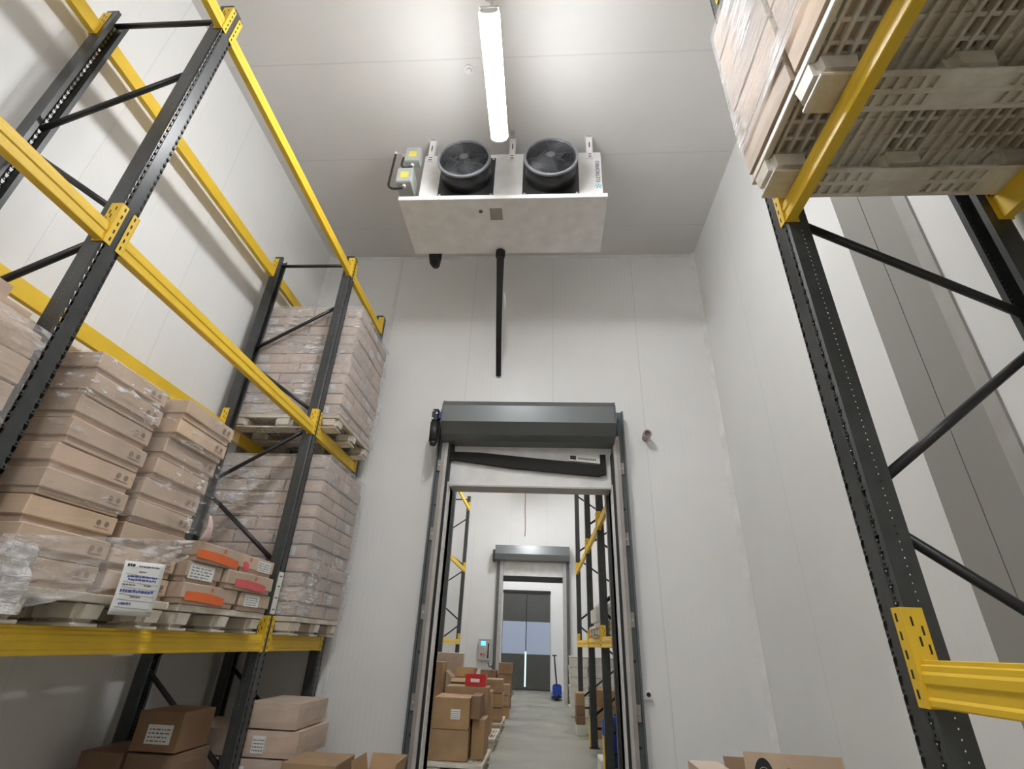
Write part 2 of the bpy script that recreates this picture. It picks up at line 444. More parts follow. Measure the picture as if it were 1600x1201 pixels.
# ------------------------------------------------------------------ rack beams
BH = 0.12
def make_beam(L):
    """beam from y=0 to y=L, front face x=0, underside z=0"""
    t = empty('rack_beam', (0, 0, 0), 'x', 'rack beam')
    prof = [(-0.045, 0), (-0.002, 0), (0, 0.004), (0, 0.018), (-0.006, 0.026), (-0.006, 0.052), (-0.001, 0.060), (-0.001, 0.082),
            (-0.006, 0.090), (-0.006, 0.104), (-0.012, 0.108), (-0.012, 0.118), (-0.014, BH), (-0.045, BH)]
    MB().prism(prof, 'Y', 0.002, L-0.002).build('beam_bar', M['yellow'], t)
    for e, s_ in ((0, -1), (L, 1)):
        m = MB()
        # front leg over the upright face, side leg along its flank
        ya, yb = (e, e+s_*0.040)
        m.box(0.0015, 0.0055, min(ya, yb), max(ya, yb), -0.004, 0.262, bevel=0.0015)
        m.box(-0.062, 0.0055, min(e, e-s_*0.004), max(e, e-s_*0.004), -0.004, 0.262)
        c_ = m.build('end_connector', M['yellow'], t)
        sl = MB()
        for k in range(5):
            z = 0.018+k*0.0508
            sl.box(0.0056, 0.0062, min(e+s_*0.018, e+s_*0.027), max(e+s_*0.018, e+s_*0.027), z, z+0.024)
        for k, (xx, z) in enumerate(((-0.020, 0.21), (-0.045, 0.185), (-0.03, 0.155), (-0.05, 0.135))):
            yy = e-s_*0.0045
            sl.box(xx-0.003, xx+0.003, min(yy, yy-s_*0.0006), max(yy, yy-s_*0.0006), z, z+0.026)
        so = sl.build('slots', M['slot'], c_)
    return t
_beams = {}
def beam(x, y0, y1, z, rear, side, label, group='yellow rack beams'):
    """side: 0 = faces +X (left rack), 1 = faces -X (right rack)"""
    L = round(y1-y0, 4)
    if L not in _beams:
        b = make_beam(L); _beams[L] = b
    else: b = copy_tree(_beams[L])
    b['label'] = label; b['group'] = group
    face_plus = (side == 0) != rear
    if side == 0: px = x if not rear else x-D
    else: px = x if not rear else x+D
    if face_plus: b.location = (px, y0, z); b.rotation_euler = (0, 0, 0)
    else: b.location = (px, y1, z); b.rotation_euler = (0, 0, PI)
    return b
h = 0.0578
L1, L2, L3 = 1.225, 3.105, 5.075
LV = ((L1, 'lowest'), (L2, 'middle'), (L3, 'top'))
for rear in (False, True):
    fr = 'rear' if rear else 'front'
    where = 'by the wall' if rear else 'facing the aisle'
    for z, wd in LV:
        beam(XL, -0.75+h, 1.845-h, z, rear, 0, f'{wd} yellow {fr} beam of the near left rack bay, {where}')
        beam(XL, 1.845+h, 4.46-h, z, rear, 0, f'{wd} yellow {fr} beam of the long left rack bay, {where}')
        beam(XL, 4.46+h, 5.66-h, z, rear, 0, f'{wd} yellow {fr} beam of the short left bay under wrapped loads, {where}' if wd != 'top' else f'top yellow {fr} beam of the short left bay above wrapped loads, {where}')
        if z == L1: beam(XR, -0.80+h, 1.80-h, 1.237, rear, 1, f'lowest yellow {fr} beam of the right rack, {where}')
        else: beam(XR, -0.80+h, 1.80-h, z+0.02, rear, 1, f'{wd} yellow {fr} beam of the right rack, {where}')
for rear in (False, True):
    fr = 'rear' if rear else 'front'
    for z, wd in ((L1+0.08, 'lowest'), (L2+0.05, 'middle'), (L3-0.15, 'top')):
        beam(XL, 12.55+h, 15.15-h, z, rear, 0, f'{wd} yellow {fr} beam of the left rack in the next room', 'yellow beams in the next room')
    for z, wd in ((1.36, 'lowest'), (2.84, 'middle'), (4.9, 'top')):
        for a, b_, nm in ((6.10, 7.30, 'nearest'), (7.30, 9.35, 'middle'), (9.35, 12.3, 'farthest')):
            beam(0.75, a+h, b_-h, z, rear, 1, f'{wd} yellow {fr} beam of the {nm} right rack bay in the next room', 'yellow beams in the next room')

# ------------------------------------------------------------------ pallets
def make_pallet(detailed=True):
    """1.2 long in x, 1.0 in y, 0.145 high; runners along x"""
    t = empty('plastic_pallet', (0, 0, 0), 'x', 'pallet')
    LX, LY = 1.16, 1.02
    m = MB()
    # rim
    m.box(0, LX, 0, 0.03, 0.105, 0.145, bevel=0.004); m.box(0, LX, LY-0.03, LY, 0.105, 0.145, bevel=0.004)
    m.box(0, 0.03, 0.03, LY-0.03, 0.105, 0.145, bevel=0.004); m.box(LX-0.03, LX, 0.03, LY-0.03, 0.105, 0.145, bevel=0.004)
    # open lattice of the deck: long ribs along y, cross ribs along x
    n = 23
    for i in range(1, n): x = LX*i/n; m.box(x-0.007, x+0.007, 0.03, LY-0.03, 0.110, 0.1445)
    n = 13
    for i in range(1, n): y = LY*i/n; m.box(0.03, LX-0.03, y-0.008, y+0.008, 0.122, 0.144)
    # closed zones above the feet
    for y0, y1 in ((0.0, 0.16), (0.43, 0.59), (LY-0.16, LY)):
        m.box(0.005, LX-0.005, y0+0.003, y1-0.003, 0.128, 0.1425)
    m.box(0.32, 0.50, 0.01, LY-0.01, 0.130, 0.142); m.box(0.66, 0.84, 0.01, LY-0.01, 0.130, 0.142)
    m.build('deck', M['pallet'], t)
    for y0, y1 in ((0.0, 0.18), (0.42, 0.60), (LY-0.18, LY)):
        for x0, x1 in ((0, 0.20), (0.48, 0.68), (LX-0.20, LX)):
            MB().box(x0, x1, y0, y1, 0.006, 0.128, bevel=0.030, seg=3, taper=0.86).build('foot', M['pallet'], t)
        r = MB()
        # ladder-like runner with two rows of openings
        for yy in (y0+0.012, (y0+y1)/2-0.011, y1-0.034): r.box(0.02, LX-0.02, yy, yy+0.022, 0.0, 0.016, bevel=0.004)
        for i in range(24):
            x = 0.03+i*(LX-0.06)/23
            if 0.20 < x < 0.48 or 0.68 < x < 0.96: r.box(x-0.011, x+0.011, y0+0.014, y1-0.014, 0.002, 0.014)
        r.box(0.03, LX-0.03, y0+0.016, y1-0.016, 0.0142, 0.0158)
        for x0, x1 in ((0.02, 0.22), (0.46, 0.70), (LX-0.22, LX-0.02)): r.box(x0, x1, y0+0.012, y1-0.012, 0.001, 0.017, bevel=0.004)
        r.build('runner', M['pallet'], t)
    return t
pallet0 = make_pallet()
def pallet(first, x, y, z, label, group=None, rz=0):
    p = pallet0 if first else copy_tree(pallet0)
    p.location = (x, y, z); p['label'] = label; p['group'] = group or 'white plastic pallets'
    return p
PZ1, PZ2 = L1+BH+0.001, L2+BH+0.001
GP = 'white plastic pallets'
pallet(True, -3.32, 2.00, PZ1, 'white plastic pallet under the tall stack of flat cartons on the left rack')
pallet(False, -3.32, 3.10, PZ1, 'white plastic pallet under the low cartons with orange print on the left rack')
pallet(False, -3.265, 4.545, PZ1, 'white plastic pallet on the lowest beams of the short left bay, under wrapped cartons')
pallet(False, -3.265, 4.545, PZ2, 'white plastic pallet on the middle beams, under the upper wrapped load')
pallet(False, -3.28, 0.70, PZ1, 'white plastic pallet in the near left bay, beyond the picture edge')
pallet(False, 0.985, 0.71, PZ2+0.021, 'grimy white plastic pallet overhead on the right rack, its underside in full view')
pallet(False, 0.985, -0.33, PZ2+0.021, 'grimy white plastic pallet overhead on the right rack, nearest the viewer')
pallet(False, -3.05, 4.545, 0, 'white plastic pallet on the floor under the short left bay')
pallet(False, -3.22, 3.37, 0, 'white plastic pallet on the floor in shade under the long left bay')
pallet(False, -1.82, 6.85, 0, 'white plastic pallet on the next room floor beneath the nearest tan cartons', 'pallets in the next room')
pallet(False, -1.84, 8.6, 0, 'white plastic pallet on the next room floor beneath the open-flap carton', 'pallets in the next room')
pallet(False, -1.86, 10.2, 0, 'white plastic pallet on the next room floor beneath three plump cartons', 'pallets in the next room')
pallet(False, 0.70, 7.42, 1.481, 'white plastic pallet on the lowest beams in the next room, right rack', 'pallets in the next room')

# ------------------------------------------------------------------ cartons
_cm = {}
def carton_mesh(sx, sy_, sz, kind, mat, var):
    key = (round(sx, 3), round(sy_, 3), round(sz, 3), kind, mat, var)
    if key in _cm: return _cm[key]
    random.seed(sum(ord(ch) for ch in str(key)))
    m = MB()
    if kind == 'body':      # lidded tray carton: the lower tray is a little smaller
        m.box(0.012, sx-0.012, 0.012, sy_-0.012, 0, sz-0.012, bevel=0.003)
    elif kind == 'lid':
        m.box(0, sx, 0, sy_, sz*0.25, sz, bevel=0.005, jit=0.002)
    elif kind == 'soft':    # soft flap carton with bulging faces, subdivided
        nx, ny, nz = 6, 6, 3
        sd = random.uniform(0, 50)
        m.box(0, sx, 0, sy_, 0, sz)
        bmesh.ops.subdivide_edges(m.bm, edges=m.bm.edges[:], cuts=3, use_grid_fill=True)
        for v in m.bm.verts:
            p = v.co.copy(); u = Vector((p.x/sx*2-1, p.y/sy_*2-1, p.z/sz*2-1))
            # round off the corners and dent the faces slightly inward
            for ax in range(3):
                if abs(abs(u[ax])-1) < 1e-3:
                    o1, o2 = [a for a in range(3) if a != ax]
                    edge = max(abs(u[o1]), abs(u[o2]))
                    v.co[ax] -= math.copysign(1, u[ax])*(0.0045*(edge**6) + 0.004*max(0, noise.noise(p*7+Vector((sd, 0, 0)))))
        for f in m.bm.faces: f.smooth = False
    else:
        m.box(0.003, sx-0.003, 0.003, sy_-0.003, 0.0005, sz-0.0035, bevel=0.004, jit=0.003)
    random.seed(var*31+5)
    _cm[key] = m.mesh('carton', M[mat]); return _cm[key]
_ui = [0]
def mobj(name, me, parent=None, loc=(0, 0, 0), rz=0):
    o = bpy.data.objects.new(name, me); C.objects.link(o); o.location = loc; o.rotation_euler = (0, 0, rz)
    if parent: o.parent = parent
    return o
_lab = {}
def label_mesh(w_, h_, face):
    """small printed label: paper + bars merged as separate sub part meshes"""
    key = (w_, h_, face)
    if key in _lab: return _lab[key]
    def bx(m, u0, u1, v0, v1, t0, t1):
        if face == '-Y': m.box(u0, u1, -t1, -t0, v0, v1)
        elif face == '+X': m.box(t0, t1, u0, u1, v0, v1)
        else: m.box(-t1, -t0, u0, u1, v0, v1)
    a = MB(); bx(a, 0, w_, 0, h_, 0.0, 0.0012)
    b = MB(); rs = random.Random(int(w_*1000))
    for k in range(4):
        v = h_*(0.12+0.2*k); u = w_*0.08
        while u < w_*0.85:
            l = rs.uniform(0.05, 0.2)*w_; bx(b, u, min(w_*0.93, u+l), v, v+h_*0.07, 0.0012, 0.0016); u += l+0.05*w_
    _lab[key] = (a.mesh('label', M['paper']), b.mesh('print', M['ink'])); return _lab[key]
def add_label(par, face, u, v, w_, h_, size):
    sx, sy_, sz = size
    a, b = label_mesh(w_, h_, face)
    loc = {'-Y': (u, -0.0006, v), '+X': (sx+0.0006, u, v), '-X': (-0.0006, u, v)}[face]
    o = mobj('shipping_label', a, par, loc); o['label'] = 'white shipping label'
    mobj('label_print', b, o); return o
def carton(x, y, z, sx, sy_, sz, label, group, mat='card', kind='plain', rz=0, labels=(), name='carton', var=None):
    _ui[0] += 1; var = (_ui[0] % 4) if var is None else var
    if kind == 'lidded' or labels or kind == 'softl':
        t = empty(name, (x, y, z), label, 'carton', group, rz=rz)
        if kind == 'lidded':
            mobj('carton_body', carton_mesh(sx, sy_, sz, 'body', mat, var), t)
            mobj('carton_lid', carton_mesh(sx, sy_, sz, 'lid', mat+'_lid' if mat+'_lid' in M else mat, var), t)
        else: mobj('carton_body', carton_mesh(sx, sy_, sz, 'soft' if kind.startswith('soft') else 'plain', mat, var), t)
        for (f, u, v, w_, h_) in labels: add_label(t, f, u, v, w_, h_, (sx, sy_, sz))
        return t
    o = mobj(name, carton_mesh(sx, sy_, sz, kind, mat, var), None, (x, y, z), rz)
    return tag(o, label, 'carton', group)

# tall stack of flat lidded cartons, two columns (left rack, long bay)
zt = 1.492
hh = 0.1185
G1 = 'flat lidded cartons in the tall left stack'
for i in range(9):
    o = [0, .012, -.010, .006, -.006, .010, -.004, .012, -.006][i]
    wd = layer_word(i, 9)
    c = carton(-2.785+o, 2.0+0.004*(i % 3), zt+i*(hh+0.0022), 0.585, 0.490, hh, f'{wd} flat lidded carton of the nearer column in the tall left stack', G1, 'card', 'lidded', rz=random.uniform(-0.012, 0.012))
for i in range(9):
    xo = [-2.80, -2.80, -2.79, -2.78, -2.775, -2.76, -2.745, -2.71, -2.695][i]
    carton(xo, 2.555, zt+i*(hh+0.0022), 0.58, 0.49, hh, f'{layer_word(i, 9)} flat lidded carton of the farther column in the tall left stack', G1, 'card', 'lidded', rz=random.uniform(-0.02, 0.02))
# printed marks on lid sides (round stamps as shown)
def stamps():
    m_obj = [o for o in C.objects if o.get('group') == G1]
    for o in m_obj:
        m = MB(); x = 0.586
        for k, yy in enumerate((0.38, 0.43)):
            m.cyl((x, yy, 0.075), (x+0.0007, yy, 0.075), 0.014, 14)
        m.box(x, x+0.0006, 0.36, 0.45, 0.050, 0.054)
        m.build('stamp', M['stampink'], o)
M['stampink'] = simple('faded_stamp_ink', (0.27, 0.20, 0.16), 0.6)
stamps()

# near bay load at the left picture edge
G2 = 'film wrapped cartons at the left picture edge'
for i in range(9):
    xo = -2.76 if i < 8 else -2.88
    carton(xo+random.uniform(-.008, .008), 1.22, zt+i*0.123, 0.56, 0.50, 0.1205, f'{layer_word(i, 10)} brown carton of the film wrapped stack at the left picture edge', G2, 'card', 'soft')
carton(-2.99, 1.22, zt+9*0.123, 0.56, 0.46, 0.121, 'topmost brown carton of the film wrapped stack at the left picture edge', G2, 'card', 'soft')

# low cartons with orange print
def wave(par, sy_, sz, x, y0, y1, col, up=False, low=0.016):
    n = 16; pts = []
    for k in range(n+1):
        t = k/n; y = y0+(y1-y0)*t; pts.append((y, sz*0.58-0.012*t + 0.010*math.sin(t*PI)))
    bot = [(y0+(y1-y0)*(k/n), low+0.012*math.sin(k/n*PI*1.5+0.6)*0.4+0.012*(1-abs(2*k/n-1))**0.3*0) for k in range(n, -1, -1)]
    return MB().prism(pts+bot, 'X', x, x+0.0012).build('printed_wave', col, par)
G3 = 'low printed cartons beside the tag strip'
def low_carton(y, w_, lay, lab, waves=(), labels=(), xo=0.0, rz=0.0, hgt=0.118):
    t = carton(-2.70+xo, y, zt+lay*0.121, 0.56, w_, hgt, lab, G3, 'card_b2', 'lidded', rz=rz, labels=labels)
    for (y0, y1, col) in waves:
        q = wave(t, w_, hgt, 0.5605, y0, y1, M[col]); q['label'] = 'orange printed wave' if col == 'orange' else 'pink printed wave'
        MB().cyl((0.5605, (y0+y1)/2+0.05, hgt*0.80), (0.562, (y0+y1)/2+0.05, hgt*0.80), 0.013, 12).build('printed_mark', M[col], t)
    return t
M['card_b2'] = card_mat('printed_carton_board', (0.58, 0.44, 0.33))
low_carton(3.07, 0.58, 0, 'bottom printed carton with long orange wave, left of a labelled carton', waves=((0.03, 0.44, 'orange'),))
low_carton(3.70, 0.42, 0, 'bottom carton with white label, beside the foot of the tag strip', labels=(('+X', 0.06, 0.03, 0.20, 0.075),))
low_carton(2.0+1.062, 0.36, 1, 'middle carton with white label, between two orange printed cartons', labels=(('+X', 0.02, 0.02, 0.25, 0.085),), xo=-0.01)
low_carton(3.45, 0.62, 1, 'middle printed carton with pink and red wave, beside the tag strip', waves=((0.10, 0.52, 'pink'),), xo=0.02)
low_carton(3.08, 0.50, 2, 'top printed carton with orange wave, leaning at the left of the low pile', waves=((0.0, 0.46, 'orange'),), xo=0.01)
low_carton(3.60, 0.46, 2, 'top carton with red mark and white label, beside the tag strip', labels=(('+X', 0.22, 0.03, 0.19, 0.075),), waves=((0.02, 0.10, 'pink'),))
# torn pink paper sticking up
def torn(u, v):
    return Vector((-2.115+0.02*math.sin(3*v), 3.03+0.10*u*(1-0.75*v)+0.02*v, 1.84+0.16*v+0.015*u*(1-v)))
po = MB().grid(torn, 6, 8).build('torn_paper', M['pinkp']); tag(po, 'torn pale pink paper corner sticking up above the orange printed cartons', 'paper')
po.modifiers.new('s', 'SOLIDIFY').thickness = 0.0015

# wrapped loads in the short left bay
def load(X0, X1, Y0, Y1, z0, nlay, lh, where, group):
    rs = random.Random(int(z0*100)); WX, WY = X1-X0, Y1-Y0
    for i in range(nlay):
        z = z0+i*lh; wd = layer_word(i, nlay); rng = rs.uniform(-0.012, 0.012)
        if i % 2 == 0:
            w_ = WX/2; d = WY/3
            cells = [(0, 0), (1, 0), (1, 1), (1, 2)]; names = {(0, 0): 'wall-side front', (1, 0): 'aisle corner', (1, 1): 'aisle middle', (1, 2): 'aisle rear'}
        else:
            w_ = WX/3; d = WY/2
            cells = [(0, 0), (1, 0), (2, 0), (2, 1)]; names = {(0, 0): 'wall-side front', (1, 0): 'front middle', (2, 0): 'aisle corner', (2, 1): 'aisle rear'}
        for c_ in cells:
            cx, cy_ = X0+c_[0]*w_+rng+rs.uniform(-0.006, 0.004), Y0+c_[1]*d+rs.uniform(-0.004, 0.012)
            labs = []
            if c_[1] == 0 and rs.random() < 0.55:
                u = rs.uniform(0.04, max(0.05, w_-0.24)); labs.append(('-Y', u, 0.02, 0.17 if w_ > 0.5 else 0.10, 0.07))
            if c_[0] == (1 if i % 2 == 0 else 2) and rs.random() < 0.3: labs.append(('+X', rs.uniform(0.04, d-0.2), 0.02, 0.12, 0.075))
            carton(cx+0.002, cy_, z, w_-0.005, d-0.010, lh-0.0035, f'{wd} layer carton, {names[c_]} spot, in the {where}', group, 'card_g', 'soft', labels=labs)
load(-3.24, -2.11, 4.545, 5.58, zt, 12, 0.1195, 'lower wrapped load of the short bay', 'cartons of the lower wrapped load')
load(-3.24, -2.11, 4.545, 5.58, PZ2+0.146, 11, 0.1225, 'upper wrapped load of the short bay', 'cartons of the upper wrapped load')

# floor level loads under the left rack
G4 = 'cartons on the floor pallet of the short left bay'
def row(xs, y, z, sy_, sz, labfmt, group, mat='card_g', labs=()):
    for k, (x0, x1, nm) in enumerate(xs):
        carton(x0, y, z, x1-x0-0.006, sy_, sz, labfmt.format(nm), group, mat, 'soft', labels=[l for (i, l) in labs if i == k])
row([(-2.98, -2.50, 'wall-side'), (-2.49, -2.03, 'centre'), (-2.02, -1.88, 'aisle-side')][:2], 4.55, 0.147, 0.62, 0.18, '{} bottom carton on the floor pallet of the short left bay', G4)
row([(-2.96, -2.46, 'wall-side'), (-2.45, -1.95, 'aisle-side')], 4.55, 0.329, 0.62, 0.18, '{} second-row carton with faint red print on the floor load of the short bay', G4, labs=((1, ('-Y', 0.10, 0.03, 0.10, 0.10)),))
row([(-2.90, -2.37, 'wall-side'), (-2.36, -1.86, 'aisle-side')], 4.55, 0.511, 0.60, 0.18, '{} third-row carton with faint red print on the floor load of the short bay', G4, labs=((1, ('-Y', 0.13, 0.03, 0.10, 0.11)),))
row([(-2.35, -1.90, 'lone')], 4.55, 0.693, 0.60, 0.18, '{} top carton on the floor load of the short left bay', G4)
G5 = 'cartons in the shade under the long left bay'  # darker board here puts the shelf's shade into the carton colour
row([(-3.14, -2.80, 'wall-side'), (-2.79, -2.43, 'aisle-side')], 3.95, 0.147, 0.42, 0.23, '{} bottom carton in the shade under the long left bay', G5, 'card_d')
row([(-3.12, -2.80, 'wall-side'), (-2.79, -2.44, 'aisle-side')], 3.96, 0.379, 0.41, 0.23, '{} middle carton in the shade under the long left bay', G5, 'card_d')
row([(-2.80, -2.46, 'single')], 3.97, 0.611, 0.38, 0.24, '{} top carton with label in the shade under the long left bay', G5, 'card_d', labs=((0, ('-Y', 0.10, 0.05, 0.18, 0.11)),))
G11 = 'added light-blocking cartons under the near left bay, beyond the picture edge'
for (y, nm) in ((0.30, 'nearer'), (1.00, 'farther')):  # unseen piles added to keep lamp light out from under the shelves
    for (x, nx) in ((-3.22, 'wall-side'), (-2.72, 'aisle-side')):
        for k in range(3):
            carton(x, y, 0.002+k*0.36, 0.48, 0.66, 0.358, f'{["bottom","middle","top"][k]} {nx} added light-blocking carton of the {nm} floor pile under the near left bay', G11, 'card_g')

# ------------------------------------------------------------------ open cartons and cartons on the floor of this room
def open_carton(x, y, z, sx, sy_, sz, label, group, mat='card_t', flaps=((0, 1.0), (1, 0.6), (2, 1.2), (3, 0.9)), rz=0.0):
    t = empty('open_carton', (x, y, z), label, 'carton', group, rz=rz)
    m = MB(); th = 0.004
    m.box(0, sx, 0, sy_, 0, th); m.box(0, th, 0, sy_, th, sz); m.box(sx-th, sx, 0, sy_, th, sz); m.box(th, sx-th, 0, th, th, sz); m.box(th, sx-th, sy_-th, sy_, th, sz)
    m.build('carton_body', M[mat], t)
    fl = min(sx, sy_)*0.45
    for side, a in flaps:
        q = MB()
        if side == 0: q.box(0, th, 0.004, sy_-0.004, sz, sz+fl, rot=(-a, 'Y', (0, 0, sz)))
        if side == 1: q.box(sx-th, sx, 0.004, sy_-0.004, sz, sz+fl, rot=(a, 'Y', (sx, 0, sz)))
        if side == 2: q.box(0.004, sx-0.004, 0, th, sz, sz+fl, rot=(a, 'X', (0, 0, sz)))
        if side == 3: q.box(0.004, sx-0.004, sy_-th, sy_, sz, sz+fl, rot=(-a, 'X', (0, sy_, sz)))
        q.build('flap', M[mat], t)
    return t
carton(-1.80, 4.15, 0, 0.39, 0.42, 0.575, 'closed tan carton on the floor at the foot of the left rack', None, 'card_t')
open_carton(-1.30, 4.22, 0, 0.27, 0.34, 0.47, 'open tan carton with raised flaps on the floor left of the doorway', None, flaps=((0, 0.25), (1, 0.2), (3, 0.5)))
# cartons on the floor right: base carton, logo carton on top, crumpled one beside
carton(0.93, 2.86, 0, 0.50, 0.42, 0.50, 'lower brown carton on the floor under the black logo carton', None, 'card_t')
lgc = open_carton(0.935, 2.90, 0.502, 0.43, 0.36, 0.22, 'open brown carton whose raised front flap carries a black arch logo, at lower right', None, mat='card_d', flaps=((3, 0.5), (1, 2.0)), rz=-0.06)
lg = MB().box(0, 0.43, -0.001, 0.004, 0.2205, 0.45).build('printed_flap', M['card'], lgc)
lm = MB(); n = 18
arch = [(0.035+0.045*(1-math.cos(PI*k/n)), 0.345+0.085*math.sin(PI*k/n)) for k in range(n+1)]
lm.prism([(a, b) for a, b in arch], 'Y', -0.0022, -0.001); lm.build('printed_arch', M['jet'], lg)['label'] = 'black arch logo'
for k, r in enumerate((0.020, 0.030)):
    mm = MB(); mm.tube([(0.08+r*math.cos(PI*j/12), -0.0024, 0.350+1.5*r*math.sin(PI*j/12)) for j in range(13)], 0.0012, 5); mm.build('arch_line', M['card'], lg)
tb = MB()
for k, u in enumerate((0.036, 0.052, 0.066, 0.080, 0.094, 0.108)): tb.box(u, u+0.009, -0.002, -0.001, 0.300, 0.330)
tb.box(0.036, 0.117, -0.002, -0.001, 0.296, 0.302)
tb.build('printed_name', M['jet'], lg)
fn = MB(); fn.box(0.24, 0.36, -0.0018, -0.001, 0.385, 0.389); fn.box(0.25, 0.35, -0.0018, -0.001, 0.365, 0.368); fn.box(0.26, 0.33, -0.0018, -0.001, 0.345, 0.348)
fn.cyl((0.19, -0.0018, 0.375), (0.19, -0.001, 0.375), 0.022, 16)
fn.build('fine_print', M['stampink'], lg)
carton(0.75, 2.90, 0, 0.165, 0.34, 0.86, 'crumpled pale carton beside the black logo carton', None, 'card_b', 'soft')

# ------------------------------------------------------------------ stretch film
def film_side(m, p0, p1, z0, z1, amp, seed, nu=36, nv=26, flare=0.0, scale=5.0):
    """vertical sheet from p0 to p1 (2D), wrinkled outward"""
    p0, p1 = Vector((p0[0], p0[1], 0)), Vector((p1[0], p1[1], 0)); d = (p1-p0).normalized(); nrm = Vector((d.y, -d.x, 0))
    def f(u, v):
        p = p0.lerp(p1, u); z = z0+(z1-z0)*v
        q = Vector((p.x*scale+seed, p.y*scale, z*scale*1.8))
        k = amp*(0.9+0.9*noise.noise(q)+0.5*noise.noise(q*2.7)) * min(1.0, 0.25+4*min(u, 1-u))
        return Vector((p.x, p.y, z)) + nrm*(k + flare*(1-v)**3)
    m.grid(f, nu, nv)
def wrap(name, faces, z0, z1, mat, label, amp=0.006, seed=0.0, top=None, group=None):
    m = MB()
    for i, (a, b) in enumerate(faces): film_side(m, a, b, z0, z1, amp, seed+0*i)
    if top:
        x0, x1, y0, y1 = top
        m.grid(lambda u, v: Vector((x0+(x1-x0)*u, y0+(y1-y0)*v, z1+amp*0.5*noise.noise(Vector((u*6+seed, v*6, 0)))*min(1, 6*min(u, 1-u, v, 1-v)))), 14, 14)
    bmesh.ops.remove_doubles(m.bm, verts=m.bm.verts[:], dist=0.0004)
    o = m.build(name, mat); return tag(o, label, 'stretch wrap', group)
wrap('stretch_wrap', [((-3.26, 4.530), (-2.085, 4.530)), ((-2.085, 4.530), (-2.085, 5.60))], 1.50, zt+12*0.1195+0.008, M['film_haze'], 'clear stretch wrap around the lower load of the short left bay', seed=3.1, top=(-3.26, -2.085, 4.530, 5.60))
wrap('stretch_wrap', [((-3.26, 4.530), (-2.085, 4.530)), ((-2.085, 4.530), (-2.085, 5.60))], 3.36, PZ2+0.146+11*0.1225+0.008, M['film_haze'], 'clear stretch wrap around the upper load of the short left bay', seed=9.4, top=(-3.26, -2.085, 4.530, 5.60))
wrap('stretch_wrap', [((-2.80, 1.985), (-2.185, 1.985)), ((-2.185, 1.985), (-2.17, 2.50)), ((-2.17, 2.50), (-2.08, 3.06))], 1.86, 2.56, M['film'], 'loose clear film clinging to the tall stack of flat cartons', amp=0.010, seed=21.0)
wrap('stretch_wrap', [((-2.188, 1.20), (-2.188, 1.728))], 1.6, 2.49, M['film_haze'], 'crinkled clear film on the carton stack at the left picture edge', amp=0.016, seed=14.0)
# loose film hanging in front of the lowest flat cartons, bunched at its left end
def hang(u, v):
    y = 1.90+1.10*u; top_ = 1.665+0.17*u; z = top_-(0.30-0.20*u*u)*v
    x = -2.135+0.02*u + 0.012*noise.noise(Vector((u*5, v*7, 2))) + 0.012*math.sin(u*9+v*3)*v
    return Vector((x, y, z))
hf = MB().grid(hang, 50, 24).build('hanging_film', M['film_haze']); tag(hf, 'loose clear film sheet draped over the bottom of the tall stack above the pallet', 'plastic film')
def bunch(u, v):
    a = u*2*PI; r = 0.055+0.030*noise.noise(Vector((math.cos(a)*2, math.sin(a)*2, v*5)))+0.012*math.sin(5*a)
    return Vector((-2.12+r*0.6*math.cos(a), 1.985+r*math.sin(a)+0.04*v, 1.64-0.26*v))
bf = MB().grid(bunch, 36, 16).build('bunched_film', M['film_white']); tag(bf, 'bunched knot of white stretch film hanging at the left end of the pallet', 'plastic film')

# document sheet hanging on the film
dc = empty('document_sheet', (-2.095, 2.50, 1.40), 'white printed document sheet hanging on the film in front of the left pallet', 'paper')
def docf(u, v): return Vector((0.004+0.006*math.sin(v*3)+0.010*(1-v), 0.045*(1-v)*0+0.29*u+0.02*(v-0.5)*0, 0.005+0.245*v+0.02*u*v))
ds = MB().grid(docf, 6, 8).build('sheet', M['paper'], dc); ds.modifiers.new('s', 'SOLIDIFY').thickness = 0.0006
rs = random.Random(4)
def docline(v, u0, u1, mt, hgt=0.004, nm='printed_line', broken=True):
    m = MB(); u = u0
    while u < u1:
        l = rs.uniform(0.008, 0.03) if broken else u1-u0
        u2 = min(u1, u+l)
        p = docf(u/0.29, v); q = docf(u2/0.29, v)
        jj = rs.uniform(-0.0015, 0.0015) if broken and mt == 'blueink' else 0
        m.box(p.x+0.0008, p.x+0.0016, p.y, q.y, p.z+jj, p.z+hgt+jj)
        u = u2+0.005
    m.build(nm, M[mt], dc)
docline(0.90, 0.02, 0.075, 'jet', 0.013, 'printed_heading'); docline(0.90, 0.10, 0.25, 'ink', 0.007); docline(0.80, 0.11, 0.16, 'ink', 0.006)
docline(0.76, 0.02, 0.27, 'ink', 0.0012, 'ruled_line', False); docline(0.70, 0.04, 0.25, 'blueink', 0.008, 'handwriting'); docline(0.64, 0.05, 0.25, 'blueink', 0.008, 'handwriting')
docline(0.61, 0.02, 0.27, 'ink', 0.0012, 'ruled_line', False); docline(0.55, 0.02, 0.11, 'ink', 0.005); docline(0.55, 0.17, 0.22, 'ink', 0.005)
docline(0.51, 0.02, 0.27, 'ink', 0.0012, 'ruled_line', False); docline(0.42, 0.02, 0.25, 'blueink', 0.012, 'handwriting'); docline(0.38, 0.02, 0.27, 'ink', 0.0012, 'ruled_line', False)
docline(0.33, 0.10, 0.17, 'ink', 0.006); docline(0.28, 0.02, 0.27, 'ink', 0.0012, 'ruled_line', False); docline(0.19, 0.04, 0.12, 'blueink', 0.009, 'handwriting'); docline(0.14, 0.02, 0.27, 'ink', 0.0012, 'ruled_line', False)

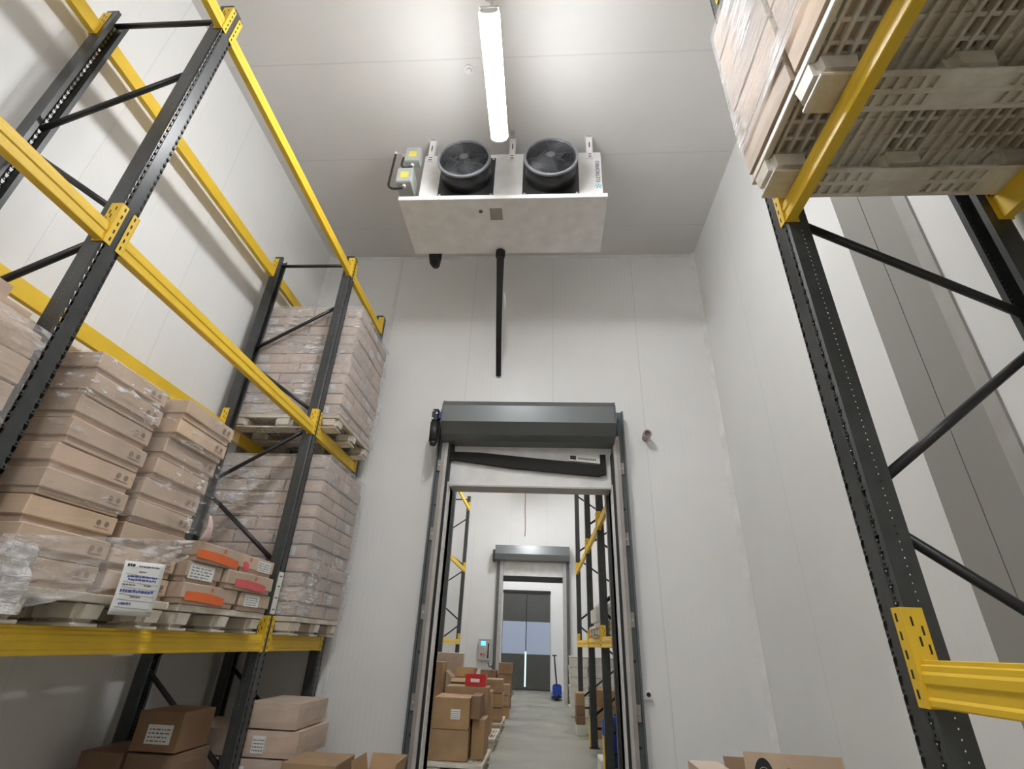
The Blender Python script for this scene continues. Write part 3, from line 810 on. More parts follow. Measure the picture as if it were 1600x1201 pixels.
# ------------------------------------------------------------------ overhead load on the right rack
G6 = 'large beige cartons of the overhead load on the right rack'
pz = PZ2+0.021+0.147
for li in range(5):
    z = pz+li*0.236; wd = layer_word(li, 5)
    for (y0, y1, yn) in ((1.25, 1.725, 'farthest'), (0.77, 1.24, 'middle'), (0.29, 0.76, 'nearer'), (-0.30, 0.28, 'nearest')):
        for (x0, x1, xn) in ((0.970, 1.55, 'aisle-side'), (1.555, 2.12, 'wall-side')):
            if xn == 'wall-side' and li > 1 and yn != 'farthest': continue
            carton(x0+0.004*((li*3) % 2), y0, z, x1-x0-0.004, y1-y0-0.012, 0.233, f'{wd} {xn} beige carton, {yn} from the door wall, overhead on the right rack' if yn == 'farthest' else f'{wd} {xn} beige carton in the {yn} row, overhead on the right rack', G6, 'card_b', 'soft')
wrap('stretch_wrap', [((0.962, -0.30), (0.962, 1.712))][::-1], pz+0.14, pz+5*0.236+0.01, M['film_white'], 'tight streaky stretch wrap on the overhead load of the right rack', amp=-0.005, seed=5.0)

# ------------------------------------------------------------------ lamps
def make_lamp():
    t = empty('ceiling_lamp', (0, 0, 0), 'x', 'lamp')
    prof = [(-0.074, 0.028), (-0.083, 0.0), (-0.074, -0.034), (-0.040, -0.056), (0.040, -0.056), (0.074, -0.034), (0.083, 0.0), (0.074, 0.028)]
    MB().prism(prof, 'Y', 0.02, 1.10).build('diffuser', M['lamp'], t)
    MB().prism([(-0.076, 0.0285), (-0.076, 0.055), (0.076, 0.055), (0.076, 0.0285)], 'Y', 0.0, 1.12).build('housing', M['white'], t)
    for y in (0.0, 1.10): MB().prism([(p[0]*0.9, p[1]*0.9) for p in prof], 'Y', y, y+0.02).build('end_cap', M['white'], t)
    for y in (0.06, 1.06):
        MB().cyl((0, y, 0.055), (0, y, H-5.75), 0.004, 8).build('suspension_wire', M['chrome'], t)
    MB().tube([(0.0, 0.03, 0.055), (0.03, 0.0, 0.10), (-0.035, 0.01, 0.16), (0.03, 0.03, 0.20), (-0.02, 0.02, 0.26), (0.0, 0.03, 0.4), (0.01, 0.04, H-5.75)], 0.005, 8).build('power_cord', M['white'], t)
    return t
lamp0 = make_lamp()
for i, (x, y, lab) in enumerate([(-0.465, 2.06, 'bright white tube lamp hanging from the ceiling in front of the cooler unit'),
                                 (-0.465, -2.2, 'tube lamp hanging behind the viewer in the same line'),
                                 (-0.465, -6.6, 'added unseen tube lamp farthest behind the viewer, brightening the door wall'),  # extra lamp added out of view to lift the light on the door wall
                                 (-0.50, 9.0, 'tube lamp hanging in the next room, nearer the first doorway'),
                                 (-0.50, 13.0, 'tube lamp hanging in the next room, nearer the second doorway'),
                                 (-0.50, 17.4, 'tube lamp hanging in the farthest room')]):
    l_ = lamp0 if i == 0 else copy_tree(lamp0)
    l_.location = (x, y, 5.75); l_['label'] = lab; l_['group'] = 'hanging tube lamps'

# ceiling fittings
sd = empty('ceiling_sensor', (-0.813, 3.0, H), 'small round white sensor on the ceiling left of the lamp', 'sensor')
MB().cyl((0, 0, 0), (0, 0, -0.025), 0.045, 20).build('sensor_base', M['white'], sd)
MB().cyl((0, 0, -0.025), (0, 0, -0.05), 0.030, 20, r2=0.018).build('sensor_head', M['white'], sd)
tag(MB().cyl((-0.401, 3.742, H), (-0.401, 3.742, H-0.03), 0.030, 18, r2=0.022).build('ceiling_plug', M['rail']), 'small round grey plug on the ceiling above the cooler unit', 'ceiling plug')

# ------------------------------------------------------------------ evaporator (cooler) unit
ev = empty('evaporator_unit', (-0.42, 3.83, 5.6), 'white twin-fan evaporator cooler hung under the ceiling with drip tray', 'air cooler')
def E(mb, name, mat, parent=None, lab=None):
    o = mb.build(name, mat, parent or ev)
    if lab: o['label'] = lab
    return o
# local frame: x from -1.0 to 1.04, y 0 (front) to 0.78, z 0 to 0.76
E(MB().box(-1.00, 1.03, 0, 0.76, 0.06, 0.77, bevel=0.006), 'casing', M['white'])
tr_ = MB(); tr_.box(-1.20, 1.07, -0.045, 0.80, 0.0, 0.012, bevel=0.003); tr_.box(-1.20, 1.07, -0.045, -0.035, 0.012, 0.055); tr_.box(-1.20, -1.19, -0.035, 0.80, 0.012, 0.055); tr_.box(1.06, 1.07, -0.035, 0.80, 0.012, 0.055); tr_.box(-1.19, 1.06, 0.79, 0.80, 0.012, 0.055)
tray = E(tr_, 'drip_tray', M['tray'])
E(MB().cyl((-0.31, 0.13, -0.006), (-0.31, 0.13, 0.001), 0.022, 16), 'drain_plug', M['ink'], tray)
E(MB().box(-0.21, -0.07, 0.09, 0.26, -0.0025, 0.0), 'rating_plate', M['bracket'], tray)
for i, cx in enumerate((-0.475, 0.462)):
    cz = 0.385
    pl = E(MB().box(cx-0.31, cx+0.31, -0.012, -0.001, cz-0.31, cz+0.31, bevel=0.003), 'fan_plate', M['black'], lab='black square fan mounting plate')
    for sx_ in (-1, 1):
        for sz_ in (-1, 1):
            E(MB().cyl((cx+sx_*0.285, -0.018, cz+sz_*0.285), (cx+sx_*0.285, -0.012, cz+sz_*0.285), 0.014, 10), 'bolt', M['bolt'], pl)
    m = MB(); m.ring((cx, -0.235, cz), 'Y', 0.275, 0.266, 0.223, 48)
    sh = E(m, 'fan_shroud', M['black'], lab='black round fan shroud')
    m = MB(); m.ring((cx, -0.262, cz), 'Y', 0.292, 0.262, 0.027, 48)
    E(m, 'rim', M['fan_rim'], sh)
    # guard: concentric wires and spokes
    g = MB()
    for r in [0.05+0.018*k for k in range(13)]:
        g.tube([(cx+r*math.cos(2*PI*j/32), -0.262-0.018*(1-r/0.27), cz+r*math.sin(2*PI*j/32)) for j in range(33)], 0.0032, 4)
    for j in range(8):
        a = 2*PI*j/8+0.2; g.tube([(cx+0.03*math.cos(a), -0.280, cz+0.03*math.sin(a)), (cx+0.27*math.cos(a), -0.260, cz+0.27*math.sin(a))], 0.003, 5)
    E(g, 'fan_guard', M['fan'])
    E(MB().cyl((cx, -0.285, cz), (cx, -0.275, cz), 0.045, 20), 'guard_badge', M['fan'])
    E(MB().cyl((cx, -0.17, cz), (cx, -0.05, cz), 0.085, 24), 'fan_hub', M['fan'])
    for j in range(7):
        a = 2*PI*j/7+0.3*i; b = MB()
        def bl(u, v, a=a):
            r = 0.08+0.175*u; w_ = (v-0.5)*(0.10+0.08*u); tw = 0.75-0.35*u
            return Vector((cx+r*math.cos(a)-w_*math.cos(tw)*math.sin(a), -0.11+w_*math.sin(tw), cz+r*math.sin(a)+w_*math.cos(tw)*math.cos(a)))
        b.grid(bl, 6, 4); bo = E(b, 'fan_blade', M['fan']); bo.modifiers.new('s', 'SOLIDIFY').thickness = 0.004
# dark backing seen inside the ducts
# hanging brackets
for x in (-0.93, 0.02, 0.905):
    m = MB(); zt_ = H-5.6
    m.box(x-0.035, x+0.035, -0.012, -0.004, 0.66, zt_-0.004, bevel=0.002); m.box(x-0.035, x-0.029, -0.004, 0.04, 0.775, zt_-0.004); m.box(x+0.029, x+0.035, -0.004, 0.04, 0.775, zt_-0.004)
    m.box(x-0.05, x+0.05, -0.03, 0.05, zt_-0.006, zt_-0.0005)
    br = E(m, 'hanging_bracket', M['white'])
    q = MB()
    for zz in (0.68, 0.72): q.box(x-0.018, x+0.018, -0.0135, -0.0120, zz, zz+0.012)
    q.box(x-0.006, x+0.006, -0.0135, -0.012, 0.84, 0.93); q.box(x-0.03, x+0.03, -0.0315, -0.030, zt_-0.006, zt_-0.001)
    E(q, 'bracket_slots', M['jet'], br)
# junction boxes with conduit
for (x, z, lx) in ((-1.11, 0.67, 0.0), (-1.16, 0.33, 0.0)):
    jb = E(MB().box(x-0.085, x+0.09, -0.12, -0.012 if x > -1.12 else 0.10, z-0.12, z+0.10, bevel=0.008), 'junction_box', M['grey_box'], lab='grey junction box with yellow sticker')
    E(MB().box(x-0.04, x+0.05, -0.1215, -0.1201, z-0.06, z+0.03), 'yellow_sticker', M['ylabel'], jb)
    E(MB().box(x-0.087, x+0.092, -0.10, -0.092, z-0.122, z+0.102, bevel=0.002), 'lid_seam', M['grey_strip'], jb)
    E(MB().cyl((x+0.0, -0.06, z-0.15), (x+0.0, -0.06, z-0.12), 0.020, 14), 'cable_gland', M['white'], jb)
    side = 0.14 if z > 0.5 else 0.20
    top_ = 0.70 if z > 0.5 else 0.76
    pts = []
    for k in range(11):
        a = PI*0.5*k/10; pts.append((x-0.0-side*math.sin(a)*0.9, -0.06, z-0.15-0.03*math.sin(2*a)+side*0.9*(1-math.cos(a))*0.35))
    xe, ze = pts[-1][0], pts[-1][2]
    for k in range(1, 8): pts.append((xe, -0.06+0.02*k/7, ze+(top_-ze)*k/7))
    E(MB().tube(pts, 0.013, 8), 'conduit', M['black'], lab='black cable conduit')
    E(MB().cyl((xe, -0.04, top_-0.01), (xe, -0.04, top_+0.035), 0.017, 10), 'conduit_end', M['white'])
    E(MB().tube([(xe, -0.04, top_+0.03), (xe+0.02, 0.0, top_+0.06), (x-0.02, 0.03, top_+0.02), (x, 0.05, z)], 0.008, 8), 'inner_cable', M['white'])
# screws along the casing foot
for x in (-0.90, -0.02, 0.93): E(MB().cyl((x, -0.003, 0.10), (x, 0.0, 0.10), 0.010, 10), 'screw', M['ink'])
E(MB().box(-0.145, 0.145, -0.004, -0.0005, 0.08, 0.74, bevel=0.001), 'access_panel', M['white'])
# lettering
def text_mesh(txt, size, name):
    cu = bpy.data.curves.new(name, 'FONT'); cu.body = txt; cu.size = size; cu.extrude = 0.0008
    o = bpy.data.objects.new(name, cu); C.objects.link(o)
    dg = bpy.context.evaluated_depsgraph_get(); me = bpy.data.meshes.new_from_object(o.evaluated_get(dg))
    bpy.data.objects.remove(o); bpy.data.curves.remove(cu); return me
def put_text(txt, size, mat, parent, mtx, name='lettering', lab=None):
    me = text_mesh(txt, size, name); me.materials.clear(); me.materials.append(M[mat])
    me.transform(mtx); o = bpy.data.objects.new(name, me); C.objects.link(o); o.parent = parent
    if lab: o['label'] = lab
    return o
# text lies on the front face, reading upward
Mt = Matrix.Translation((1.005, -0.003, 0.27)) @ Matrix.Rotation(PI/2, 4, 'X') @ Matrix.Rotation(PI/2, 4, 'Z')
put_text('ELETROFRIO', 0.062, 'navy', ev, Mt, lab='dark blue ELETROFRIO lettering')
st = MB()
for j in range(5):
    a = 2*PI*j/5+PI/2; cx, cz = 0.985, 0.215
    st.prism([(cx+0.010*math.cos(a-0.5), cz+0.010*math.sin(a-0.5)), (cx+0.034*math.cos(a-0.28), cz+0.034*math.sin(a-0.28)), (cx+0.040*math.cos(a), cz+0.040*math.sin(a)), (cx+0.034*math.cos(a+0.28), cz+0.034*math.sin(a+0.28)), (cx+0.010*math.cos(a+0.5), cz+0.010*math.sin(a+0.5))], 'Y', -0.0024, -0.0008)
E(st, 'star_logo', M['cyan'], lab='light blue star logo')
# insulated pipes
dp = MB()
dp.tube([(-0.557, 4.60, 5.56), (-0.56, 4.66, 5.50), (-0.572, 4.85, 5.30), (-0.60, 5.3, 4.93), (-0.622, 5.78, 4.52)], [0.048, 0.046, 0.040, 0.036, 0.034], 14)
dpo = dp.build('drain_pipe', M['foam'], None); tag(dpo, 'black insulated drain pipe running from the cooler unit down to the door wall', 'pipe')
MB().tube([(-0.557, 4.595, 5.597), (-0.557, 4.60, 5.52)], 0.058, 14).build('pipe_collar', M['foam'], dpo)
MB().tube([(-0.525, 4.95, 5.26), (-0.515, 5.05, 5.16), (-0.545, 5.2, 5.02)], [0.004, 0.018, 0.004], 6).build('loose_tape', M['white'], dpo)['label'] = 'loose strip of white tape'
sp_ = MB().tube([(-1.41, 4.665, 5.85), (-1.41, 4.67, 5.72), (-1.41, 4.70, 5.62), (-1.41, 4.76, 5.585), (-1.41, 4.83, 5.61), (-1.41, 4.86, 5.72), (-1.41, 4.86, H)], 0.058, 16)
tag(sp_.build('suction_pipe', M['foam']), 'black insulated pipe bend hanging behind the left end of the cooler unit', 'pipe')

# ------------------------------------------------------------------ roll-up doors
def make_door(first):
    t = empty('door_1', (0, 0, 0), kind='structure')
    zf = 3.9
    for s_, x_in in ((-1, OX0), (1, OX1)):
        def X(a, b): return (min(x_in+s_*a, x_in+s_*b), max(x_in+s_*a, x_in+s_*b))
        jm = MB().box(*X(0.035, 0.105), -0.20, -0.001, 0, 3.60, bevel=0.004).build('guide_rail', M['rail'], t)
        MB().box(*X(0.010, 0.0345), -0.185, -0.001, 0, 3.40).build('rubber_seal', M['seal'], t)['label'] = 'black rubber seal'
        ch = MB(); ch.box(*X(0.106, 0.185), -0.12, -0.001, 0, 3.95); ch.box(*X(0.165, 0.185), -0.16, -0.12, 0, 3.95)
        cho = ch.build('outer_channel', M['chan'], t)
        MB().box(*X(0.07, 0.108), -0.2045, -0.2005, 0, 3.55, bevel=0.001).build('cover_strip', M['bracket'], jm)
        for z in (0.75, 1.55, 2.35, 3.15):
            bo = MB().box(*X(0.106, 0.155), -0.145, -0.121, z, z+0.14, bevel=0.002).build('bracket_tab', M['bracket'], cho)
            MB().cyl((x_in+s_*0.13, -0.155, z+0.07), (x_in+s_*0.13, -0.1455, z+0.07), 0.011, 10).build('bolt', M['bolt'], bo)
        for z in (0.55, 1.25, 2.75):
            MB().cyl((x_in+s_*0.13, -0.126, z), (x_in+s_*0.13, -0.1205, z), 0.014, 12).build('hole_cap', M['seal'], cho)
        MB().box(min(x_in, x_in+s_*0.009), max(x_in, x_in+s_*0.009), -0.16, 0.185, 0, OZ).build('reveal', M['white'], t)
    # header
    MB().box(OX0-0.03, OX1+0.03, -0.06, -0.002, OZ-0.01, 3.50, bevel=0.003).build('header_panel', M['white'], t)
    MB().box(OX0-0.005, OX1+0.005, -0.075, 0.185, OZ-0.028, OZ-0.0105).build('header_edge', M['rail'], t)
    # hood
    prof = [(-0.001, 4.02), (-0.30, 3.985), (-0.44, 3.93), (-0.50, 3.85), (-0.50, 3.645), (-0.38, 3.53), (-0.25, 3.495), (-0.001, 3.495)]
    hd = MB().prism(prof, 'X', OX0-0.085, OX1+0.035).build('hood', M['hood'], t)
    MB().prism([(a*1.012-0.001, 3.75+(b-3.75)*1.02) for a, b in prof], 'X', OX0-0.095, OX0-0.0855).build('end_plate', M['hood'], hd)
    MB().prism([(a*1.012-0.001, 3.75+(b-3.75)*1.02) for a, b in prof], 'X', OX1+0.0355, OX1+0.045).build('end_plate', M['hood'], hd)
    MB().cyl((OX1+0.045, -0.30, 3.80), (OX1+0.075, -0.30, 3.80), 0.025, 12).build('axle_end', M['bolt'], hd)
    return t
d1 = make_door(True); d1.location = (0, YD, 0)
# motor on the left of the hood
mo = empty('drive_motor', (OX0-0.10, -0.36, 3.78), None); mo.parent = d1; mo['label'] = 'dark drive motor with blue bracket'
MB().box(-0.13, -0.05, -0.06, 0.06, -0.10, 0.06, bevel=0.012).build('gearbox', M['black'], mo)
MB().box(-0.051, 0.004, -0.035, 0.035, -0.06, 0.03, bevel=0.004).build('motor_bracket', M['blue_paint'], mo)['label'] = 'blue bracket'
MB().cyl((-0.09, 0, -0.10), (-0.09, 0, -0.34), 0.058, 18, r2=0.052).build('motor_body', M['black'], mo)
MB().cyl((-0.09, 0, -0.34), (-0.09, 0, -0.39), 0.046, 16, r2=0.036).build('motor_cap', M['black'], mo)
q = MB()
for z in (0.03, -0.07): q.cyl((-0.115, -0.066, z), (-0.115, -0.06, z), 0.012, 10)
q.cyl((-0.07, -0.066, 0.0), (-0.07, -0.06, 0.0), 0.014, 10); q.build('motor_bolt', M['bolt'], mo)
# sagging curtain bottom bar with label plate
cb = MB(); cb.prism([(-1.125, 3.405), (-0.785, 3.400), (0.66, 3.270), (0.66, 3.40), (0.725, 3.40), (0.725, 3.165), (0.64, 3.135), (-0.386, 3.215), (-1.13, 3.31)], 'Y', -0.115, -0.065)
cbo = cb.build('curtain_bar', M['foam'], d1); cbo['label'] = 'sagging black curtain bottom bar'
lp = MB(); lp.prism([(0.29, 3.315), (0.655, 3.282), (0.655, 3.365), (0.29, 3.388)], 'Y', -0.128, -0.118); lpo = lp.build('name_plate', M['paper'], d1); lpo['label'] = 'white name plate with small print'
q = MB(); q.prism([(0.305, 3.330), (0.375, 3.324), (0.375, 3.372), (0.305, 3.376)], 'Y', -0.1295, -0.128); q.build('plate_mark', M['jet'], lpo)
q = MB()
for k in range(9):
    u = 0.40+k*0.024; q.box(u, u+0.017, -0.1292, -0.128, 3.330-0.002*k, 3.352-0.002*k)
q.build('plate_print', M['ink'], lpo)
MB().box(OX0-0.01, OX0+0.02, -0.12, -0.065, 3.30, 3.50).build('curtain_hook', M['seal'], d1)

# second door (next room)
d2 = empty('door_2', (0, D2Y, 0), kind='structure')
hp = [(-0.001, 4.10), (-0.30, 4.07), (-0.36, 3.80), (-0.34, 3.62), (-0.001, 3.60)]
hd2 = MB().prism([( -0.001, 4.06), (-0.34, 4.04), (-0.40, 3.78), (-0.36, 3.62), (-0.001, 3.60)], 'X', D2X0-0.25, D2X1+0.20).build('hood', M['hood'], d2)
MB().box(D2X0-0.32, D2X0-0.252, -0.34, -0.10, 3.56, 3.90, bevel=0.01).build('drive_motor', M['black'], d2)
for s_, xi in ((-1, D2X0), (1, D2X1)):
    MB().box(min(xi, xi+s_*0.10), max(xi, xi+s_*0.10), -0.16, -0.001, 0, 3.60, bevel=0.004).build('guide_rail', M['rail'], d2)
    MB().box(min(xi+s_*0.101, xi+s_*0.19), max(xi+s_*0.101, xi+s_*0.19), -0.12, -0.001, 0, 3.60, bevel=0.004).build('outer_channel', M['chan'], d2)
MB().box(D2X0+0.01, D2X1-0.01, -0.10, -0.06, 3.03, 3.19).build('curtain_bar', M['foam'], d2)
MB().box(D2X0, D2X1, -0.055, -0.002, 3.185, 3.60).build('header_panel', M['white'], d2)
# third door: black flap curtain with blue windows
d3 = empty('door_3', (0, D3Y, 0), kind='structure')
xm = (D3X0+D3X1)/2
for x0, x1 in ((D3X0, xm-0.008), (xm+0.008, D3X1)):
    fl = MB().box(x0, x1, -0.03, -0.012, 0.02, 3.12, bevel=0.004).build('flap', M['flap'] if 'flap' in M else M['black'], d3)
    MB().box(x0+0.015, x1-0.002, -0.036, -0.031, 1.08, 2.10).build('vinyl_window', M['daylit'], fl)['label'] = 'blue translucent vinyl window'
MB().box(xm-0.030, xm+0.028, -0.037, -0.0365, 0.10, 1.16).build('light_gap', M['daygap'], d3)
MB().box(D3X0-0.02, D3X1+0.02, -0.06, -0.031, 3.05, 3.14).build('top_rail', M['seal'], d3)

# fixtures on the door walls
pv = empty('pipe_stub', (1.235, YD, 3.66), 'short beige plastic pipe stub sticking out of the wall right of the hood', 'pipe')
MB().cyl((0, 0, 0), (0, -0.13, 0.0), 0.040, 24).build('pipe', M['pvc'], pv)
q = MB(); q.ring((0, -0.165, 0), 'Y', 0.052, 0.038, 0.06, 28); q.build('socket', M['pvc'], pv)
MB().cyl((0, -0.131, 0), (0, -0.135, 0), 0.030, 16).build('inner_plug', M['ink'], pv)
bb = empty('push_button_box', (0.985, YD, 0.97), 'small white push button box on the wall right of the doorway', 'switch')
MB().box(-0.075, 0.0, -0.07, 0, -0.055, 0.055, bevel=0.006).build('relay_housing', M['white'], bb)
MB().box(0.002, 0.085, -0.055, 0, -0.045, 0.045, bevel=0.006).build('button_housing', M['white'], bb)
MB().cyl((0.045, -0.065, 0), (0.045, -0.055, 0), 0.020, 16).build('button', M['seal'], bb)['label'] = 'dark round button'
cpn = empty('control_panel', (-1.66, D2Y, 1.20), 'grey control panel with lit blue screen on the wall left of the second door', 'control panel')
MB().box(-0.17, 0.17, -0.12, 0, -0.27, 0.27, bevel=0.01).build('cabinet', M['rail'], cpn)
MB().box(-0.10, 0.03, -0.125, -0.1205, 0.10, 0.21).build('screen', M['screen'], cpn)['label'] = 'lit blue screen'
for x, mm_ in ((-0.08, 'red'), (0.0, 'orange')): MB().cyl((x, -0.135, -0.12), (x, -0.12, -0.12), 0.028, 12).build('button', M[mm_], cpn)
MB().box(0.09, 0.13, -0.124, -0.1205, -0.22, 0.16).build('switch_strip', M['jet'], cpn)
hsx = empty('wall_handset', (-1.38, D2Y, 0.98), 'white handset with dark cable beside the control panel', 'handset')
MB().box(-0.04, 0.04, -0.10, 0, -0.10, 0.10, bevel=0.02, seg=2).build('handset_body', M['white'], hsx)
MB().tube([(-0.0, -0.06, -0.10), (-0.05, -0.07, -0.20), (-0.12, -0.06, -0.20), (-0.16, -0.05, -0.10)], 0.014, 8).build('cable', M['black'], hsx)
tag(MB().tube([(-0.61, D2Y-0.012, 6.0), (-0.612, D2Y-0.012, 5.2), (-0.585, D2Y-0.012, 4.6), (-0.597, D2Y-0.012, 4.37)], 0.012, 8).build('cord', M['cord']), 'thin reddish cord hanging down the wall above the second door hood', 'cord')

# ------------------------------------------------------------------ next room: floor stock
G7 = 'tan cartons along the left of the next room'
PZ = 0.147
carton(-1.32, 6.95, PZ, 0.47, 0.52, 0.30, 'bottom tan carton of the nearest stack in the next room', G7, 'card_t')
carton(-1.30, 6.95, PZ+0.302, 0.44, 0.52, 0.318, 'upper tan carton with white label on the nearest stack in the next room', G7, 'card_t', labels=(('-Y', 0.22, 0.10, 0.11, 0.10),))
carton(-0.84, 7.10, PZ, 0.16, 0.42, 0.40, 'narrow tan carton standing right of the nearest stack in the next room', G7, 'card_t')
carton(-0.86, 7.02, PZ+0.402, 0.12, 0.45, 0.24, 'slim brown carton on top of the narrow one in the next room', G7, 'card_d')
carton(-1.26, 7.52, PZ, 0.56, 0.34, 0.70, 'tall tan carton behind the nearest stack, under the red crate', G7, 'card_t')
rc = empty('red_crate', (-1.02, 7.58, PZ+0.702), 'small red plastic crate with white label on top of the cartons', 'crate')
q = MB(); q.box(0, 0.27, 0, 0.20, 0, 0.006); q.box(0, 0.006, 0, 0.20, 0.006, 0.13); q.box(0.264, 0.27, 0, 0.20, 0.006, 0.13); q.box(0.006, 0.264, 0, 0.006, 0.006, 0.13); q.box(0.006, 0.264, 0.194, 0.20, 0.006, 0.13); q.box(-0.008, 0.278, -0.008, 0.0, 0.115, 0.13)
q.build('crate_body', M['red'], rc); MB().box(0.07, 0.19, -0.010, -0.0085, 0.045, 0.085).build('crate_label', M['paper'], rc)['label'] = 'white label'
carton(-1.78, 8.62, PZ, 0.26, 0.40, 0.93, 'tall narrow carton at the left edge of the next room view', G7, 'card_t')
carton(-1.51, 8.90, PZ, 0.42, 0.46, 0.40, 'lower tan carton under the open-flap carton in the next room', G7, 'card_t')
open_carton(-1.42, 8.92, PZ+0.402, 0.32, 0.40, 0.31, 'open tan carton with spread flaps in the next room', G7, flaps=((0, 0.9), (1, 0.3), (3, 0.4), (2, 1.9)))
carton(-1.075, 8.80, PZ, 0.30, 0.46, 0.56, 'tan carton right of the open-flap carton, beyond the red crate', G7, 'card_t')
carton(-1.83, 9.50, PZ, 0.5, 0.10, 1.05, 'pale wrapped flat carton standing behind the open-flap carton', G7, 'card_b')
for i, (z, nm) in enumerate(((0, 'bottom'), (0.215, 'middle'), (0.43, 'top'))):
    carton(-1.16, 10.30, PZ+z, 0.44+0.02*(i % 2), 0.5, 0.212, f'{nm} plump tan carton of the three-high pile in the next room', G7, 'card_t', 'soft')
    carton(-1.66, 10.30, PZ+z, 0.46, 0.5, 0.212, f'{nm} tan carton left of the three-high plump pile in the next room', G7, 'card_t', 'soft')
G8 = 'dark cartons before the second door'
for i in range(4):
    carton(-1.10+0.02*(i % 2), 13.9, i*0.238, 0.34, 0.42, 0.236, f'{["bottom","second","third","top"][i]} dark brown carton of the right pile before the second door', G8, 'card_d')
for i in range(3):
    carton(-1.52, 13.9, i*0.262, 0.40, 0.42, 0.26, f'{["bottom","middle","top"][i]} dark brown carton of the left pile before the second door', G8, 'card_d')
for i in range(3):
    carton(-1.00, 12.2, i*0.2, 0.30, 0.40, 0.198, f'{["bottom","middle","top"][i]} tan carton of the low pile midway along the next room', G7, 'card_t', 'soft')

# white crates and the rest on the right
def make_crate():
    t = empty('plastic_crate', (0, 0, 0), 'x', 'crate')
    m = MB(); m.box(0, 0.42, 0, 0.56, 0, 0.175, bevel=0.012, taper=0.93); m.build('crate_body', M['crate'], t)
    MB().box(-0.006, 0.426, -0.006, 0.566, 0.176, 0.194, bevel=0.004).build('crate_rim', M['crate'], t)
    return t
cr0 = make_crate(); first = True
G9 = 'white plastic crates stacked in the next room'
for col, (x, y, n, nm) in enumerate(((0.60, 13.0, 6, 'aisle-side'), (1.045, 13.0, 6, 'centre'), (1.49, 13.0, 6, 'wall-side'))):
    for i in range(n):
        c = cr0 if first else copy_tree(cr0); first = False
        c.location = (x+0.012*(i % 2), y, i*0.195); c['label'] = f'{layer_word(i, n)} white plastic crate of the {nm} stack beyond the right rack in the next room'; c['group'] = G9
G10 = 'goods on the floor under the right rack of the next room'
for i, (mt, hgt) in enumerate((('crate', 0.16), ('card_d', 0.14), ('card_d', 0.13), ('card_t', 0.20))):
    z = (0, 0.162, 0.304, 0.436)[i]
    if mt == 'crate': tag(MB().box(0.60, 0.76, 10.45, 10.85, z, z+hgt, bevel=0.008).build('foam_box', M['crate']), 'small white foam box at the bottom of the aisle pile under the right rack', 'box', G10)
    else: carton(0.59, 10.45, z, 0.16, 0.40, hgt-0.002, f'{["","lower dark","upper dark","topmost tan"][i]} carton of the aisle pile beside the middle right frame', G10, mt)
for i in range(3):
    carton(0.90, 10.3, i*0.235, 0.62, 0.50, 0.233, f'{["bottom","middle","top"][i]} tan carton of the pile behind the middle right frame', G10, 'card_t')
bg = MB().box(0.90, 1.28, 8.62, 9.1, 0.0, 0.42, bevel=0.10, seg=3)
tag(bg.build('refuse_bag', M['bag']), 'black plastic bag slumped behind the blue drum', 'bag', None)
dr = empty('plastic_drum', (0.94, 8.1, 0), 'blue plastic drum standing on the floor under the right rack', 'drum')
pr_ = [(0.125, 0.0), (0.14, 0.03), (0.14, 0.16), (0.148, 0.18), (0.14, 0.20), (0.14, 0.36), (0.148, 0.38), (0.14, 0.40), (0.14, 0.50), (0.10, 0.545), (0.0, 0.55)]
m = MB(); n = 28
rings = [[m.bm.verts.new((max(r, 0.001)*math.cos(2*PI*k/n), max(r, 0.001)*math.sin(2*PI*k/n), z)) for k in range(n)] for r, z in pr_]
for a, b in zip(rings, rings[1:]):
    for k in range(n): f = m.bm.faces.new((a[k], a[(k+1) % n], b[(k+1) % n], b[k])); f.smooth = True
m.bm.faces.new(rings[0][::-1]); m.bm.faces.new(rings[-1])
m.build('drum_body', M['blue_drum'], dr)
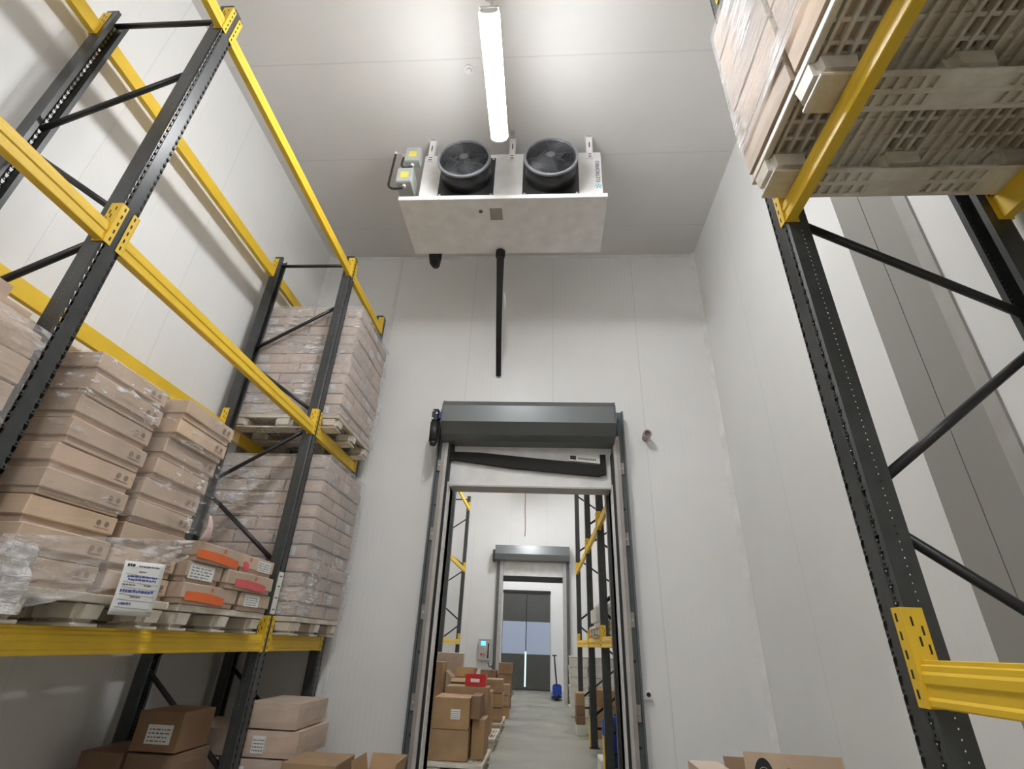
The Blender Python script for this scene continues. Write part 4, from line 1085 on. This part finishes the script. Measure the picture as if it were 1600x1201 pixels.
MB().cyl((0.05, 0, 0.549), (0.05, 0, 0.575), 0.025, 14).build('drum_cap', M['blue_drum'], dr)
for i, (z, hgt, mt) in enumerate(((0, 0.20, 'card_b'), (0.202, 0.20, 'card_d'), (0.404, 0.22, 'card_t'), (0.626, 0.16, 'card_t'))):
    carton(0.96, 6.70, z, 0.42, 0.45, hgt-0.002, f'{["bottom pale","second dark","third tan","top tan"][i]} carton of the pile just inside the doorway, right side', G10, mt, 'soft')
q = empty('pallet_edge', (0.70, 7.42, 0), 'white plastic kerb block on the floor beside the nearest right rack frame', 'kerb block')
MB().box(0, 0.10, 0, 0.42, 0, 0.16, bevel=0.01).build('block', M['crate'], q)
MB().box(0.02, 0.08, -0.002, 0.0, 0.0, 0.07).build('yellow_face', M['yellow'], q)
for i in range(3):
    for j in range(2):
        tag(MB().box(0.72+0.37*i, 0.72+0.37*i+0.355, 7.45+0.5*j, 7.45+0.5*j+0.48, 1.628, 1.90+0.06*(i % 2), bevel=0.05, seg=3).build('white_sack', M['crate']),
            f'{["aisle-side","centre","wall-side"][i]} white sack of the {["nearer","farther"][j]} row on the low beams of the next room', 'sack', 'white sacks on the low beams in the next room')
# pallet jack beyond the second door
pj = empty('pallet_jack', (0.40, 16.6, 0), 'blue pallet jack parked beside the second doorway with its handle up', 'pallet jack')
MB().box(-0.12, 0.14, -0.06, 0.10, 0.10, 0.40, bevel=0.03, seg=2).build('pump_housing', M['blue_drum'], pj)
MB().tube([(0.0, -0.05, 0.38), (-0.04, -0.11, 0.75), (-0.07, -0.17, 1.10)], 0.022, 8).build('handle_bar', M['black'], pj)
MB().tube([(-0.13, -0.17, 1.12), (0.0, -0.17, 1.12)], 0.018, 8).build('grip', M['black'], pj)
for x in (-0.09, 0.09):
    MB().box(x-0.06, x+0.06, 0.10, 1.1, 0.06, 0.11, bevel=0.01).build('fork', M['blue_drum'], pj)
MB().cyl((-0.06, 0, 0.085), (0.06, 0, 0.085), 0.085, 18).build('wheel', M['seal'], pj)
